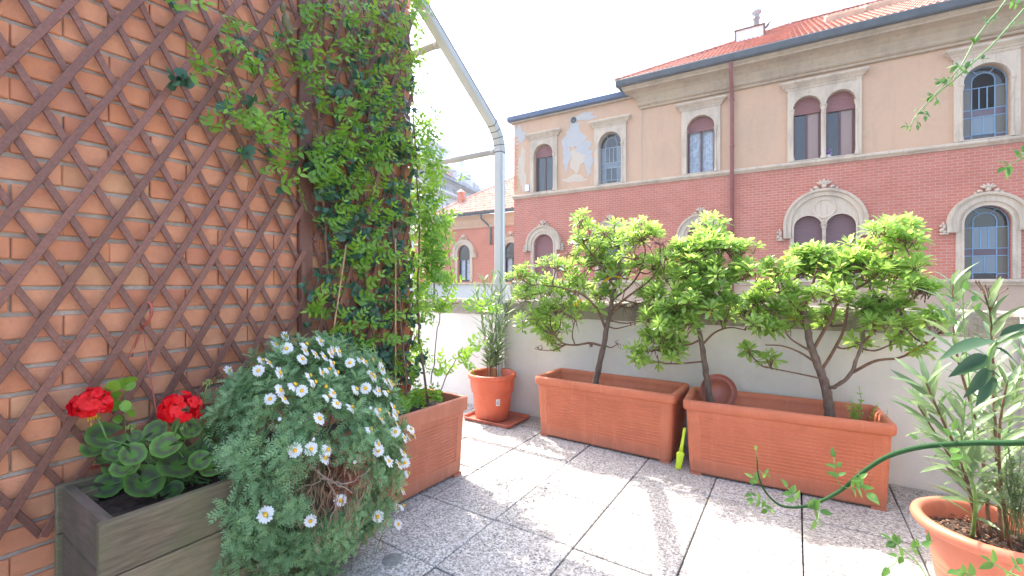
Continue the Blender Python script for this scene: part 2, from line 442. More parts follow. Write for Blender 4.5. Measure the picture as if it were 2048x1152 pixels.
# foliage: reflects and lets light through; tone differs for each leaf and each twig
def m_leaf(name, c1, c2, trans=0.45, rough=0.35, yellow=None, back=1.25, dark=None):
    m, nt, b = mat_new(name)
    at = N(nt, 'ShaderNodeAttribute'); at.attribute_name = 'tint'
    r = objrand(nt)
    f = math1(nt, 'ADD', math1(nt, 'MULTIPLY', at.outputs['Fac'], 0.6), math1(nt, 'MULTIPLY', r, 0.4))
    c = mixc(nt, f, c1, c2)
    if yellow:
        y = ramp(nt, [(0.0, (1, 1, 1)), (0.025, (1, 1, 1)), (0.03, (0, 0, 0))], at.outputs['Fac'], 'CONSTANT').outputs[0]
        c = mixc(nt, y, c, yellow)
    n1 = noise(nt, geo_pos(nt), 30, 3)
    c = mixc(nt, ramp(nt, [(0.4, (0, 0, 0)), (0.8, (0.35, 0.35, 0.35))], n1).outputs[0], c, tuple(x * 0.6 for x in c1))
    L(nt, c, b.inputs['Base Color']); b.inputs['Roughness'].default_value = rough
    tr = N(nt, 'ShaderNodeBsdfTranslucent')
    hs = N(nt, 'ShaderNodeHueSaturation'); hs.inputs['Value'].default_value = back; hs.inputs['Saturation'].default_value = 1.05; hs.inputs['Hue'].default_value = 0.485
    L(nt, c, hs.inputs['Color']); L(nt, hs.outputs[0], tr.inputs[0])
    mx = N(nt, 'ShaderNodeMixShader'); mx.inputs[0].default_value = trans
    L(nt, b.outputs[0], mx.inputs[1]); L(nt, tr.outputs[0], mx.inputs[2])
    out = [n for n in nt.nodes if n.type == 'OUTPUT_MATERIAL'][0]
    L(nt, mx.outputs[0], out.inputs[0])
    return m
LF_PIT = m_leaf('pittosporum_leaf', (0.16, 0.29, 0.05), (0.42, 0.60, 0.17), 0.55, 0.22, (0.65, 0.38, 0.03), 1.6)
LF_VINE = m_leaf('vine_leaf', (0.10, 0.25, 0.025), (0.34, 0.58, 0.07), 0.4, 0.28, None, 1.4)
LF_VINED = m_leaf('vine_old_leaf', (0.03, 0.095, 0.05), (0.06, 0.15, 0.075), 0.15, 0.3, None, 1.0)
LF_DAISY = m_leaf('daisy_leaf', (0.13, 0.27, 0.11), (0.30, 0.47, 0.21), 0.3, 0.5, (0.28, 0.24, 0.07), 1.2)
LF_DRY = m_leaf('dry_leaf', (0.20, 0.12, 0.07), (0.33, 0.22, 0.14), 0.25, 0.9)
LF_OLE = m_leaf('oleander_leaf', (0.10, 0.17, 0.07), (0.24, 0.34, 0.16), 0.3, 0.3, None, 1.2)
LF_ROSE = m_leaf('rose_leaf', (0.055, 0.15, 0.03), (0.14, 0.29, 0.05), 0.4, 0.35, None, 1.4)
LF_BIG = m_leaf('near_leaf', (0.02, 0.06, 0.015), (0.045, 0.105, 0.03), 0.15, 0.5)
PETALW = m_leaf('white_petal', (0.80, 0.80, 0.80), (0.88, 0.88, 0.86), 0.3, 0.6, None, 1.0)
PETALR = m_leaf('red_petal', (0.88, 0.006, 0.010), (0.95, 0.014, 0.016), 0.35, 0.5, None, 1.0)
YELLOW = plain('daisy_centre', (0.80, 0.44, 0.02), 0.7, 0.2, 200, bumps=0.6, bsc=400)
def m_geran():
    m, nt, b = mat_new('geranium_leaf')
    uvd = N(nt, 'ShaderNodeAttribute'); uvd.attribute_name = 'tint'     # radius from the stalk
    z = ramp(nt, [(0.0, (0.11, 0.25, 0.035)), (0.34, (0.10, 0.23, 0.035)), (0.50, (0.095, 0.125, 0.060)), (0.66, (0.105, 0.125, 0.065)), (0.80, (0.10, 0.23, 0.04)), (1.0, (0.16, 0.33, 0.06))], uvd.outputs['Fac'])
    hs = N(nt, 'ShaderNodeHueSaturation'); L(nt, z.outputs[0], hs.inputs['Color'])
    L(nt, math1(nt, 'ADD', math1(nt, 'MULTIPLY', objrand(nt), 0.6), 0.6), hs.inputs['Value'])
    L(nt, hs.outputs[0], b.inputs['Base Color']); b.inputs['Roughness'].default_value = 0.6
    bump(nt, b, noise(nt, geo_pos(nt), 90, 3), 0.4, 0.002)
    tr = N(nt, 'ShaderNodeBsdfTranslucent'); L(nt, hs.outputs[0], tr.inputs[0])
    mx = N(nt, 'ShaderNodeMixShader'); mx.inputs[0].default_value = 0.25
    L(nt, b.outputs[0], mx.inputs[1]); L(nt, tr.outputs[0], mx.inputs[2])
    L(nt, mx.outputs[0], [n for n in nt.nodes if n.type == 'OUTPUT_MATERIAL'][0].inputs[0])
    return m
LF_GER = m_geran()
# ================================================================== SETTING
gnd = MB().box((-300, -300, -6.3), (300, 400, -6.0)).build('street_ground', GROUND); tag(gnd, kind='structure')

# ---- terrace floor: every slab its own piece on a dark bed
floor = MB().box((-4.0, -2.4, -0.30), (2.49, 1.88, -0.028)).build('terrace_floor', GROUT); tag(floor, kind='structure')
tile_me = MB().bevbox((0.0025, 0.0025, -0.03), (0.3965, 0.3965, 0.0), 0.0035).mesh('tile', TILE)
for i in range(-10, 7):
    for j in range(-6, 5):
        x0, y0 = 0.4 * i, 0.4 * j
        if x0 + 0.4 > 2.6 or y0 > 1.85: continue
        sx = min(1, (2.485 - x0) / 0.4); sy = min(1, (1.875 - y0) / 0.4)
        if sx < 0.1 or sy < 0.1: continue
        m = Matrix.Translation((x0 + rnd.uniform(-.001, .001), y0 + rnd.uniform(-.001, .001), rnd.uniform(-.0015, .0008))) @ Matrix.Rotation(rnd.uniform(-.003, .003), 4, 'X') @ Matrix.Rotation(rnd.uniform(-.003, .003), 4, 'Y') @ Matrix.Diagonal((sx, sy, 1, 1))
        inst('tile', tile_me, floor, m)
# grey repair patch let into a slab
c = at_z(785, 1118, 0.004)
mb = MB(); mb.lathe([(0, 0.004), (0.036, 0.004), (0.041, 0.0025), (0.042, -0.004)], 22, (c.x, c.y, 0.0))
tag(mb.build('cement_plug', plain('cement', (0.22, 0.22, 0.21), 0.9, 0.2, 40), None, True), 'small round grey cement plug set in the floor slab beside the daisies', 'plug')

# ---- parapet with a rough concrete coping
par = empty('parapet_wall', (-1, 1.88, 0)); tag(par, 'low white plastered wall with rough grey concrete coping behind the planters', 'wall')
def rel(o, p): return (p[0] - o.location.x, p[1] - o.location.y, p[2] - o.location.z)
MB().box(rel(par, (-4.4, 1.88, -0.3)), rel(par, (2.62, 2.06, 0.822))).build('plaster_wall', WHITEWALL, par)
mb = MB(); nx = 140; rs = []
for i in range(nx + 1):
    x = lerp(-4.4, 2.62, i / nx)
    j = lambda a=.004: rnd.uniform(-a, a)
    ring = [(x, 1.872 + j(), 0.822), (x, 1.870 + j(), 0.87 + j()), (x, 1.872 + j(), 0.93 + j()), (x, 1.883 + j(), 0.952 + j(.006)), (x, 1.97, 0.956 + j(.006)), (x, 2.06, 0.95 + j()), (x, 2.07, 0.822)]
    rs.append([rel(par, p) for p in ring])
mb.rings(rs, True, True); mb.build('coping', COPING, par)
sw = empty('side_wall', (2.49, 0, 0)); tag(sw, 'white wall closing the terrace at the right edge of the picture', 'wall')
MB().box((0, -2.4, -0.3), (0.15, 1.866, 0.94)).build('plaster_wall', WHITEWALL, sw)
MB().box((-0.015, -2.4, 0.94), (0.165, 1.862, 0.975)).build('coping', plain('white_stone', (0.7, 0.69, 0.66), 0.8, 0.08), sw)

# ---- brick wall with trellis on the left: bricks laid one by one
WX = -0.45; WEND = 0.69
bw = empty('brick_wall', (WX, 0, 0)); tag(bw, 'orange brick wall of the house on the left behind the trellis', 'wall')
MB().box((-0.34, -3.4, -0.3), (-0.012, WEND - 0.006, 3.6)).build('mortar_bed', MORTAR, bw)
CH, BL = 0.0822, 0.232
bms = []
for k in range(6):
    mb = MB(); z0, z1 = 0.0, CH - 0.0145
    n = 6; a = []
    # slightly wavy arrises
    for (yy, inset) in ((0, .003), (BL - 0.009, .003)): pass
    r0 = []
    ys = [0, 0.003] + [BL * t for t in (.25, .5, .75)] + [BL - 0.006, BL - 0.003]
    w = lambda a=.0012: rnd.uniform(-a, a)
    for ix, yy in enumerate(ys):
        e = 0.003 if ix in (0, len(ys) - 1) else 0
        r0.append([(-0.05, yy, z0 + e), (-0.003 - e, yy, z0 + w() + e), (0.0 - e, yy, z0 + .004 + w()), (0.0 - e + w(.0008), yy, z1 - .004 + w()), (-0.003 - e, yy, z1 - e + w()), (-0.05, yy, z1 - e)])
    mb.rings(r0, True, True); bms.append(mb.mesh('brick', BRICK))
stuffb = MB(); nb = 0
for r in range(0, 43):
    z = r * CH - 0.062
    off = (0.5 if r % 2 else 0.0) * BL + 0.073
    for q in range(-16, 5):
        y0 = q * BL + off
        y1 = y0 + BL - 0.009
        if y0 > WEND - 0.02: continue
        sy = 1.0
        if y1 > WEND: sy = (WEND - y0) / (BL - 0.009)
        m = Matrix.Translation((rnd.uniform(-.002, .003), y0 + rnd.uniform(-.002, .002), z + rnd.uniform(-.001, .001))) @ Matrix.Diagonal((1, sy, 1, 1))
        vis = y0 > -1.13 and z < 3.02 and z > 0.30 and y0 < WEND
        if vis and nb < 300:
            inst('brick', bms[rnd.randrange(6)], bw, m); nb += 1
        else:
            me = bms[rnd.randrange(6)]
            stuffb.add([v.co.copy() for v in me.vertices], [tuple(p.vertices) for p in me.polygons], m)
tag(stuffb.build('brickwork', BRICK, bw), kind='stuff')
# bricks of the end face
endb = MB()
for r in range(0, 43):
    z = r * CH - 0.062
    for k in range(3):
        x0 = -0.34 + 0.113 * k
        endb.box((x0 + .004, WEND - 0.02, z), (min(x0 + 0.109, -0.052), WEND, z + CH - 0.0145))
tag(endb.build('end_brickwork', BRICK, bw), kind='stuff')

# ---- trellis panels: each lath a piece
def clipseg(p, d, y0, y1, z0, z1):
    t0, t1 = -99, 99
    for pc, dc, lo, hi in ((p[0], d[0], y0, y1), (p[1], d[1], z0, z1)):
        a, b2 = (lo - pc) / dc, (hi - pc) / dc
        if a > b2: a, b2 = b2, a
        t0, t1 = max(t0, a), min(t1, b2)
    return t0, t1
def trellis(root, y0, y1, z0, z1, oy, oz, dy, dz, wf, wb, xf, wob=0.0):
    for sgn, x, w, nm in ((1, xf, wf, 'front_lath'), (-1, xf - 0.011, wb, 'rear_lath')):
        d = Vector((dy, sgn * dz)).normalized(); nrm = Vector((-d.y, d.x))
        for k in range(-80, 80):
            p = (oy + 2 * k * dy, oz)
            t0, t1 = clipseg(p, d, y0, y1, z0, z1)
            if t1 - t0 < 0.05: continue
            jj = rnd.uniform(-wob, wob); da = rnd.uniform(-.004, .004)
            a = Vector((p[0] + jj + d.x * t0, p[1] + d.y * t0)); b = Vector((p[0] + jj + d.x * t1, p[1] + d.y * t1))
            mb = MB(); ww = w * rnd.uniform(.92, 1.06) / 2; th = 0.0075; c = 0.0012
            n = max(2, int((b - a).length / 0.25)); rs = []
            for i in range(n + 1):
                q = a.lerp(b, i / n) + nrm * rnd.uniform(-.0008, .0008)
                xx = x + rnd.uniform(-.0006, .0006)
                def pt(o, h): return (xx + h, q.x + nrm.x * o, q.y + nrm.y * o)
                rs.append([pt(-ww, 0), pt(-ww, th - c), pt(-ww + c, th), pt(ww - c, th), pt(ww, th - c), pt(ww, 0)])
            mb.rings(rs, True, True); mb.build(nm, LATH, root)
XT = 0.036
t1 = empty('trellis', (WX, -1.0, 0.30)); tag(t1, 'wide open brown wooden trellis fixed to the brick wall, left of its post', 'trellis')
sub = Vector((0, 1.0, -0.30))
def shifted(root, fn): fn
t1.location = (WX, 0, 0)
trellis(t1, -1.85, -0.035, 0.30, 3.05, -0.910, 1.665, 0.0608, 0.1140, 0.0240, 0.0205, XT)
# nail heads at crossings
nail = MB().lathe([(0, .0016), (.0022, .0011), (.003, 0)], 6).mesh('nail_head', plain('nail', (0.05, 0.035, 0.03), 0.5, 0.1))
pst = empty('trellis_post', (WX, -0.02, 0.0)); tag(pst, 'brown wooden post between the two trellis panels', 'post')
MB().bevbox((0.006, -0.034, 0.25), (0.030, 0.034, 3.2), 0.002).build('upright', LATH, pst)
MB().bevbox((0.030, -0.030, 0.25), (0.040, -0.010, 1.20), 0.001).build('batten', LATH, pst)
MB().bevbox((0.044, -0.06, 2.63), (0.060, 0.16, 2.70), 0.002).build('cross_board', LATH, pst)
t2 = empty('trellis', (WX, 0, 0)); tag(t2, 'narrow folded brown trellis panel under the climbing plant at the wall corner', 'trellis')
trellis(t2, 0.02, 0.675, 0.30, 2.82, 0.225, 2.40, 0.0412, 0.1220, 0.025, 0.021, XT, 0.008)
for nm, y in (('side_lath', 0.035), ('side_lath', 0.665)):
    pass

# ---- pergola frame of painted steel
pg = empty('pergola_frame', (-0.553, 1.832, 0.0)); tag(pg, 'pale grey steel pergola arch standing behind the round pot and sloping up to the house', 'pergola')
PZ = 2.215
def pg_frame(dx):
    w = 0.0365
    def sec(c, up, name, m):  # rectangular tube along list of (y,z)
        rs = []
        for i, (y, z) in enumerate(c):
            a = c[max(i - 1, 0)]; b = c[min(i + 1, len(c) - 1)]
            d = Vector((b[0] - a[0], b[1] - a[1])).normalized(); n = Vector((-d.y, d.x))
            e = 0.008; u = w + up
            ring = []
            for ox, on in ((-u + e, -u), (u - e, -u), (u, -u + e), (u, u - e), (u - e, u), (-u + e, u), (-u, u - e), (-u, -u + e)):
                ring.append((dx + ox, y + n.x * on, z + n.y * on))
            rs.append(ring)
        return MB().rings(rs, True, True).build(name, m, pg)
    sec([(0, 0.0), (0, PZ)], 0, 'post', STEEL)
    ang = radians(34); R = 0.26
    cy, cz = -R, PZ
    arc = [(cy + R * cos(a), cz + R * sin(a)) for a in [lerp(0, pi / 2 - ang, i / 8) for i in range(9)]]
    sec(arc, 0.0015, 'elbow', STEEL)
    for i in range(0, 9, 1):
        a = lerp(0, pi / 2 - ang, i / 8)
        p0 = (cy + R * cos(a - .012), cz + R * sin(a - .012)); p1 = (cy + R * cos(a + .012), cz + R * sin(a + .012))
        sec([p0, p1], 0.003, 'elbow_rib', DARKJ if i % 2 == 0 else STEEL)
    y1, z1 = arc[-1]
    sec([(y1, z1), (y1 - 2.6 * cos(ang), z1 + 2.6 * sin(ang))], 0, 'sloping_beam', STEEL)
    # thin gasket line on the outer face of the beam
    MB().box((dx + w - .002, 0, 0), (dx + w + .003, 2.55, 0.004), Matrix.Translation((0, y1 + 0.0, z1 + 0.0)) @ Matrix.Rotation(pi - ang, 4, 'X') @ Matrix.Translation((0, 0, -w * .55))).build('gasket', DARKJ, pg)
    MB().bevbox((dx + w - .001, -0.010, 0.02), (dx + w + .004, 0.012, PZ - .01), 0.001).build('cover_strip', WHITEPL, pg)
    MB().bevbox((dx - .07, -.07, 0.0), (dx + .07, .07, 0.012), 0.002).build('base_plate', STEEL, pg)
    return y1, z1, ang
y1, z1, ang = pg_frame(0.0); pg_frame(-2.3)
for (yy, zz) in ((-0.005, PZ + .015), (None, None)):
    if yy is None:
        k = 0.72; yy, zz = y1 - k * cos(ang), z1 + k * sin(ang)
    mb = MB(); mb.tube([(-0.04, yy, zz), (-2.26, yy, zz)], 0.0255, 14); mb.build('crossbar', STEELW, pg, True)
    mb = MB(); mb.tube([(-0.036, yy, zz), (-0.075, yy, zz)], 0.031, 14); mb.build('collar', STEELW, pg, True)

# ================================================================== HOUSE ACROSS THE STREET
BA = radians(2.08)
BU = Vector((cos(BA), sin(BA), 0)); BN = Vector((sin(BA), -cos(BA), 0))
BO = CAM + RV * 0.092 * 5 + FV * 20.2; BO = CAM + RV * (0.0046 * 20.2) + FV * 20.2; BO.z = 0
B = empty('arcaded_house', BO, BA); tag(B, 'red brick and apricot stucco town house with arched stone windows across the street', 'house')
def bl_plane(u, v, p0, n):   # sight line meets a plane given in the house's own axes
    r = ray(u, v)
    f = lambda w: Vector((w.dot(BU), -w.dot(BN), w.z))
    c = f(CAM - BO); d = f(r); p0 = Vector(p0); n = Vector(n)
    return c + d * ((p0 - c).dot(n) / d.dot(n))
XR = 20.5
UPC = [1.54, 4.55, 7.96, 11.64, 15.37, 18.9]
LOC = [1.54, 4.56, 7.97, 11.66, 15.40, 18.9]
SP_U = 6.78
def up_holes():
    out = []
    for i, c in enumerate(UPC):
        if i == 3:
            out.append(arch(11.20, .39, 5.16, 6.87)); out.append(arch(12.09, .39, 5.16, 6.87))
        else: out.append(arch(c, .48, 5.16, SP_U))
    return out
plate('stucco_wall', [rect(0, 4.97, XR, 8.60)] + up_holes(), 0, 0.4, STUCCO, B)
lo = []
for i, c in enumerate(LOC):
    if i == 3: lo += [arch(11.225, .40, 1.22, 2.93), arch(12.095, .40, 1.22, 2.93)]
    else: lo.append(arch(c, .49, 1.22, 2.80))
plate('brick_wall_face', [rect(0, 1.13, XR, 4.965)] + lo, 0, 0.4, FBRICK, B)
MB().box((0.0, 0.0, -6.0), (XR, 0.4, 1.128)).build('base_wall', STUCCO2, B)
MB().box((0.003, 0.403, -6.0), (XR - .003, 9.5, 8.4)).build('rear_wall', STUCCO2, B)
def extr(name, prof, x0, x1, mat, parent=B):
    """profile of (off, z) extruded along the facade; off > 0 stands out of the wall"""
    mb = MB(); mb.rings([[(x0, -o, z) for o, z in prof], [(x1, -o, z) for o, z in prof]], True, True)
    return mb.build(name, mat, parent)
extr('string_course', [(-.01, 4.955), (.05, 4.955), (.07, 4.99), (.11, 5.02), (.13, 5.05), (.13, 5.10), (.10, 5.125), (-.01, 5.15)], -0.04, XR, STONE)
extr('sill_course', [(-.01, 1.05), (.06, 1.05), (.07, 1.10), (.12, 1.12), (.14, 1.15), (.14, 1.19), (.11, 1.21), (-.01, 1.225)], -0.04, XR, STONE)
# crowning cornice with its return at the left
prof = [(.0, 7.90), (.09, 7.92), (.10, 7.99), (.15, 8.01), (.19, 8.06), (.19, 8.11), (.15, 8.14), (.17, 8.20), (.24, 8.33), (.36, 8.44), (.50, 8.50), (.60, 8.52), (.60, 8.57), (.66, 8.62), (.66, 8.68), (.0, 8.72)]
mb = MB(); xs = 5.86
mb.rings([[(xs - o, 3.0, z) for o, z in prof], [(xs - o, -o, z) for o, z in prof], [(XR, -o, z) for o, z in prof]], True, True)
mb.build('eaves_cornice', CORN, B)
extr('gutter', [(.60, 8.681), (.78, 8.681), (.80, 8.72), (.82, 8.90), (.80, 8.93), (.60, 8.93)], 5.02, XR, GUTTER)
MB().box((5.02, -.60, 8.74), (5.20, 3.0, 8.93)).build('gutter_return', GUTTER, B)
MB().bevbox((5.80, -0.012, 5.16), (5.86, 0.01, 7.93), 0.004).build('expansion_joint', STUCCO2, B)
extr('flat_roof_edge', [(-.3, 8.49), (.10, 8.49), (.22, 8.51), (.24, 8.53), (.24, 8.71), (.20, 8.73), (-.3, 8.73)], -0.24, 5.55, GUTB)
MB().box((-0.10, -.12, 8.42), (5.5, .0, 8.486)).build('fascia', CORN, B)
MB().box((0, .3, 8.73), (5.8, 9.4, 8.76)).build('flat_roof', ZINC, B)
# roof slope
PIT = radians(30.0)
RM = Matrix.Translation((0, -0.72, 8.93)) @ Matrix.Rotation(PIT, 4, 'X')     # roof axes: x along eaves, y up the slope, z out
def tile_sheet(name, x0, x1, length, pitch_cos, hipfrom, mat, parent, mtx, cw=0.21, rl=0.36, hgt=0.045, xhip=True, wob=.006):
    mb = MB(); rows = int(length / rl) + 1
    K = 6
    for r in range(rows):
        ya, yb = r * rl, (r + 1) * rl + 0.03
        xs0 = x0 + (r * rl * pitch_cos if xhip else 0)
        n = int((x1 - xs0) / cw)
        for cidx in range(n):
            xa = x1 - (cidx + 1) * cw; dz = rnd.uniform(0, wob); dy = rnd.uniform(-.012, .012)
            vs = []
            for k in range(K + 1):
                t = k / K; zz = hgt * abs(sin(pi * min(1, t * 1.35))) if t < .74 else hgt * 0.12 * sin(pi * (t - .74) / .26)
                vs.append((xa + cw * t, ya + dy, zz + 0.028 + dz)); vs.append((xa + cw * t, yb + dy, zz * .9 + dz)); vs.append((xa + cw * t, ya + dy, 0.0))
            fs = []
            for k in range(K):
                b = 3 * k; fs.append((b, b + 3, b + 4, b + 1)); fs.append((b + 2, b + 5, b + 3, b))
            mb.add(vs, fs, mtx)
    o = mb.build(name, mat, parent, False); tag(o, kind='stuff'); return o
RL = 5.9 / cos(PIT)
tile_sheet('roof_tiles', 5.0, XR, RL, cos(PIT), 0, RTILE, B, RM, 0.155, 0.30, 0.04)
mb = MB(); mb.add([(5.0, .02, -.01), (XR, .02, -.01), (XR, RL, -.01), (5.0 + 5.9, RL, -.01)], [(0, 1, 2, 3)], RM)
mb.add([(5.0, .02, -.01), (5.0 + 5.9, RL, -.01)], [], RM); mb.build('roof_deck', RTILE, B)
hip_l = MB(); 
cap = MB(); n = 8
cap.rings([[(0.10 * cos(pi * j / n), y, 0.085 * sin(pi * j / n) * (1 if y == 0 else .86)) for j in range(n + 1)] for y in (0, 0.42)], closed=False)
cap.add([(0.10 * cos(pi * j / n), 0, 0.085 * sin(pi * j / n)) for j in range(n + 1)], [tuple(range(n + 1))])
cap_me = cap.mesh('ridge_tile', RTILE)
P0 = RM @ Vector((5.0, 0.0, 0.03)); P1 = RM @ Vector((5.0 + 5.9, RL, 0.03)); P2 = RM @ Vector((XR, RL, 0.03))
def caps(a, b2, me, parent, step=0.36):
    n = int((b2 - a).length / step); d = (b2 - a).normalized()
    for i in range(n):
        inst('ridge_tile', me, parent, frame(a + d * (i * step), d + Vector((0, 0, -0.03)), Vector((0, 0, 1)), 1.0))
caps(P0, P1, cap_me, B); caps(P1, P2, cap_me, B)
# flank of the hip so the roof is closed
mb = MB(); mb.add([P0, P1, Vector((P1.x, P1.y + 5.9, P1.z - .0)), Vector((P0.x, P1.y + 6.0, P0.z))], [(0, 3, 2, 1)]); mb.build('hip_slope', RTILE, B)
RNv = Vector((0, -sin(PIT), cos(PIT)))
def roofxy(u, v):
    p = bl_plane(u, v, (0, -0.72, 8.93), RNv); q = RM.inverted() @ p; return q
# roof lights
for quad in (((1651, 47), (1727, 27), 0.55), ((1733, 26), (1828, 0), 0.6)):
    a = roofxy(*quad[0]); b2 = roofxy(*quad[1]); yb = (a.y + b2.y) / 2; w = quad[2]
    o = MB().box((a.x, yb, 0.02), (b2.x, yb + .06, .20), RM).box((a.x, yb + w, 0.02), (b2.x, yb + w + .06, .20), RM).box((a.x, yb + .06, 0.02), (a.x + .07, yb + w, .20), RM).box((b2.x - .07, yb + .06, 0.02), (b2.x, yb + w, .20), RM).build('roof_light', STONE, B)
    MB().box((a.x + .07, yb + .06, .10), (b2.x - .07, yb + w, .12), RM).build('pane', GLASS, o)
a = roofxy(1471, 86); b2 = roofxy(1528, 73)
wdt = b2.x - a.x; pa = RM @ Vector((a.x, (a.y + b2.y) / 2, 0))
dm = MB().box((pa.x, pa.y, pa.z - .1), (pa.x + wdt, pa.y + .8, pa.z + .47)).build('roof_dormer', plain('white_board', (0.70, 0.71, 0.68), 0.6, 0.05), B)
MB().box((pa.x - .04, pa.y - .05, pa.z + .472), (pa.x + wdt + .04, pa.y + .9, pa.z + .52)).build('lid', TWIG, dm)
MB().box((pa.x - .03, pa.y - .03, pa.z - .05), (pa.x + .02, pa.y - .002, pa.z + .47)).build('corner_strip', TWIG, dm)
MB().box((pa.x + wdt - .02, pa.y - .03, pa.z - .05), (pa.x + wdt + .03, pa.y - .002, pa.z + .47)).build('corner_strip', TWIG, dm)
fl = MB(); fl.lathe([(.11, 0), (.11, .60), (.15, .62), (.15, .68), (.11, .70), (.12, .78), (.19, .86), (.20, .93), (.13, .94), (0.0, .945)], 16, (pa.x + wdt * .72, pa.y + .5, pa.z + .40))
fl.build('flue', plain('galvanised', (0.30, 0.30, 0.31), 0.45, 0.2, 6), dm, True)
# pigeon on the ridge
bp = RM @ Vector((roofxy(1534, 62).x, roofxy(1534, 62).y + .1, 0.08)); bw_ = BO + BU * bp.x - BN * bp.y; bw_.z = bp.z
bd = MB(); bd.lathe([(0, -.16), (.03, -.12), (.06, -.03), (.065, .04), (.045, .10), (.03, .14), (.036, .18), (.028, .215), (0, .225)], 10, (0, 0, 0), Matrix.Translation(bw_ + Vector((0, 0, .13))) @ Matrix.Rotation(radians(38), 4, 'Y'))
bd.box((-.20, -.02, 0), (-.06, .02, .012), Matrix.Translation(bw_ + Vector((0.0, 0, .03))) @ Matrix.Rotation(radians(-25), 4, 'Y'))
bd.tube([bw_ + Vector((0, .01, -.05)), bw_ + Vector((0, .01, .10))], .008, 5)
tag(bd.build('pigeon', plain('pigeon_grey', (0.07, 0.075, 0.09), 0.7, 0.2, 20), None, True), 'dark pigeon perched on the red roof tiles beside the chimney box', 'bird')
# rain pipe
mb = MB(); mb.tube([(9.0, -.70, 8.70), (9.0, -.66, 8.35), (9.0, -.24, 8.02), (9.0, -.15, 7.85), (9.0, -.13, 7.5), (9.0, -.13, -6)], 0.062, 12)
dp = mb.build('rain_pipe', PIPE, B, True)
for z in (7.55, 5.9, 4.4, 2.6): MB().lathe([(.062, 0), (.078, .01), (.078, .05), (.062, .06)], 12, (9.0, -.13, z)).build('pipe_collar', PIPE, dp, True)

def uring(cx, ri, ro, z0, zs, n=18, zso=None):
    zso = zs if zso is None else zso
    L1 = [(cx - ro, z0)] + [(cx - ro * cos(pi * i / n), zso + ro * sin(pi * i / n)) for i in range(n + 1)] + [(cx + ro, z0)]
    L2 = [(cx + ri, z0)] + [(cx + ri * cos(pi * i / n), zs + ri * sin(pi * i / n)) for i in range(n + 1)] + [(cx - ri, z0)]
    return [L1 + L2]
def bars(name, segs, w, y, mat, parent, t=0.02):
    mb = MB()
    for x0, z0, x1, z1 in segs:
        d = Vector((x1 - x0, z1 - z0)); l = d.length; d.normalize(); n = Vector((-d.y, d.x)) * w / 2
        mb.rings([[(x0 - n.x, y, z0 - n.y), (x0 + n.x, y, z0 + n.y), (x0 + n.x, y + t, z0 + n.y), (x0 - n.x, y + t, z0 - n.y)],
                  [(x1 - n.x, y, z1 - n.y), (x1 + n.x, y, z1 + n.y), (x1 + n.x, y + t, z1 + n.y), (x1 - n.x, y + t, z1 - n.y)]], True, True)
    return mb.build(name, mat, parent)
def arcsegs(cx, cz, r, a0=0, a1=pi, n=12):
    P = [(cx + r * cos(lerp(a0, a1, i / n)), cz + r * sin(lerp(a0, a1, i / n))) for i in range(n + 1)]
    return [(P[i][0], P[i][1], P[i + 1][0], P[i + 1][1]) for i in range(n)]
def arch_top(cx, half, zb, zs, n=14):
    return [(cx - half, zb), (cx + half, zb)] + [(cx + half * cos(pi * i / n), zs + half * sin(pi * i / n)) for i in range(n + 1)]
def casement(cx, half, z0, zs, pitem, style, par=B):
    """fills one arched opening; returns the window part"""
    if style in ('leaf', 'curtain', 'dark'):
        w = plate('window', [arch(cx, half + .01, z0, zs), rect(cx - half + .06, z0 + .07, cx - .03, zs + half * .40), rect(cx + .03, z0 + .07, cx + half - .06, zs + half * .40)], .17, .23, WFRAME, par)
        if style == 'curtain':
            mb = MB()
            for a, b2 in ((cx - half + .06, cx - .03), (cx + .03, cx + half - .06)):
                n = 22; mb.rings([[(lerp(a, b2, i / n), .27 + .012 * sin(i * 1.9), z) for i in range(n + 1)] for z in (z0 + .02, zs + half * .42)], closed=False)
            mb.build('curtain', CURT, w)
            for a, b2 in ((cx - half + .06, cx - .03), (cx + .03, cx + half - .06)):
                pass
        for a, b2 in ((cx - half + .06, cx - .03), (cx + .03, cx + half - .06)):
            if style != 'curtain': MB().box((a - .01, .20, z0 + .06), (b2 + .01, .21, zs + half * .41)).build('pane', GLASS if style == 'leaf' else (GLBRNREF if a > cx else GLASSD), w)
        zb = pitem if pitem else zs
        plate('roller_shutter', [arch_top(cx, half - .002, zb, zs)], .12, .16, SHUT, w)
        return w
    if style in ('closed', 'plum'):
        w = plate('window', [arch(cx, half + .01, z0, zs)], .20, .23, WFRAME, par)
        plate('roller_shutter', [arch_top(cx, half - .003, z0 + .01, zs)], .12, .17, SHUT if style == 'closed' else SHUTD, w)
        return w
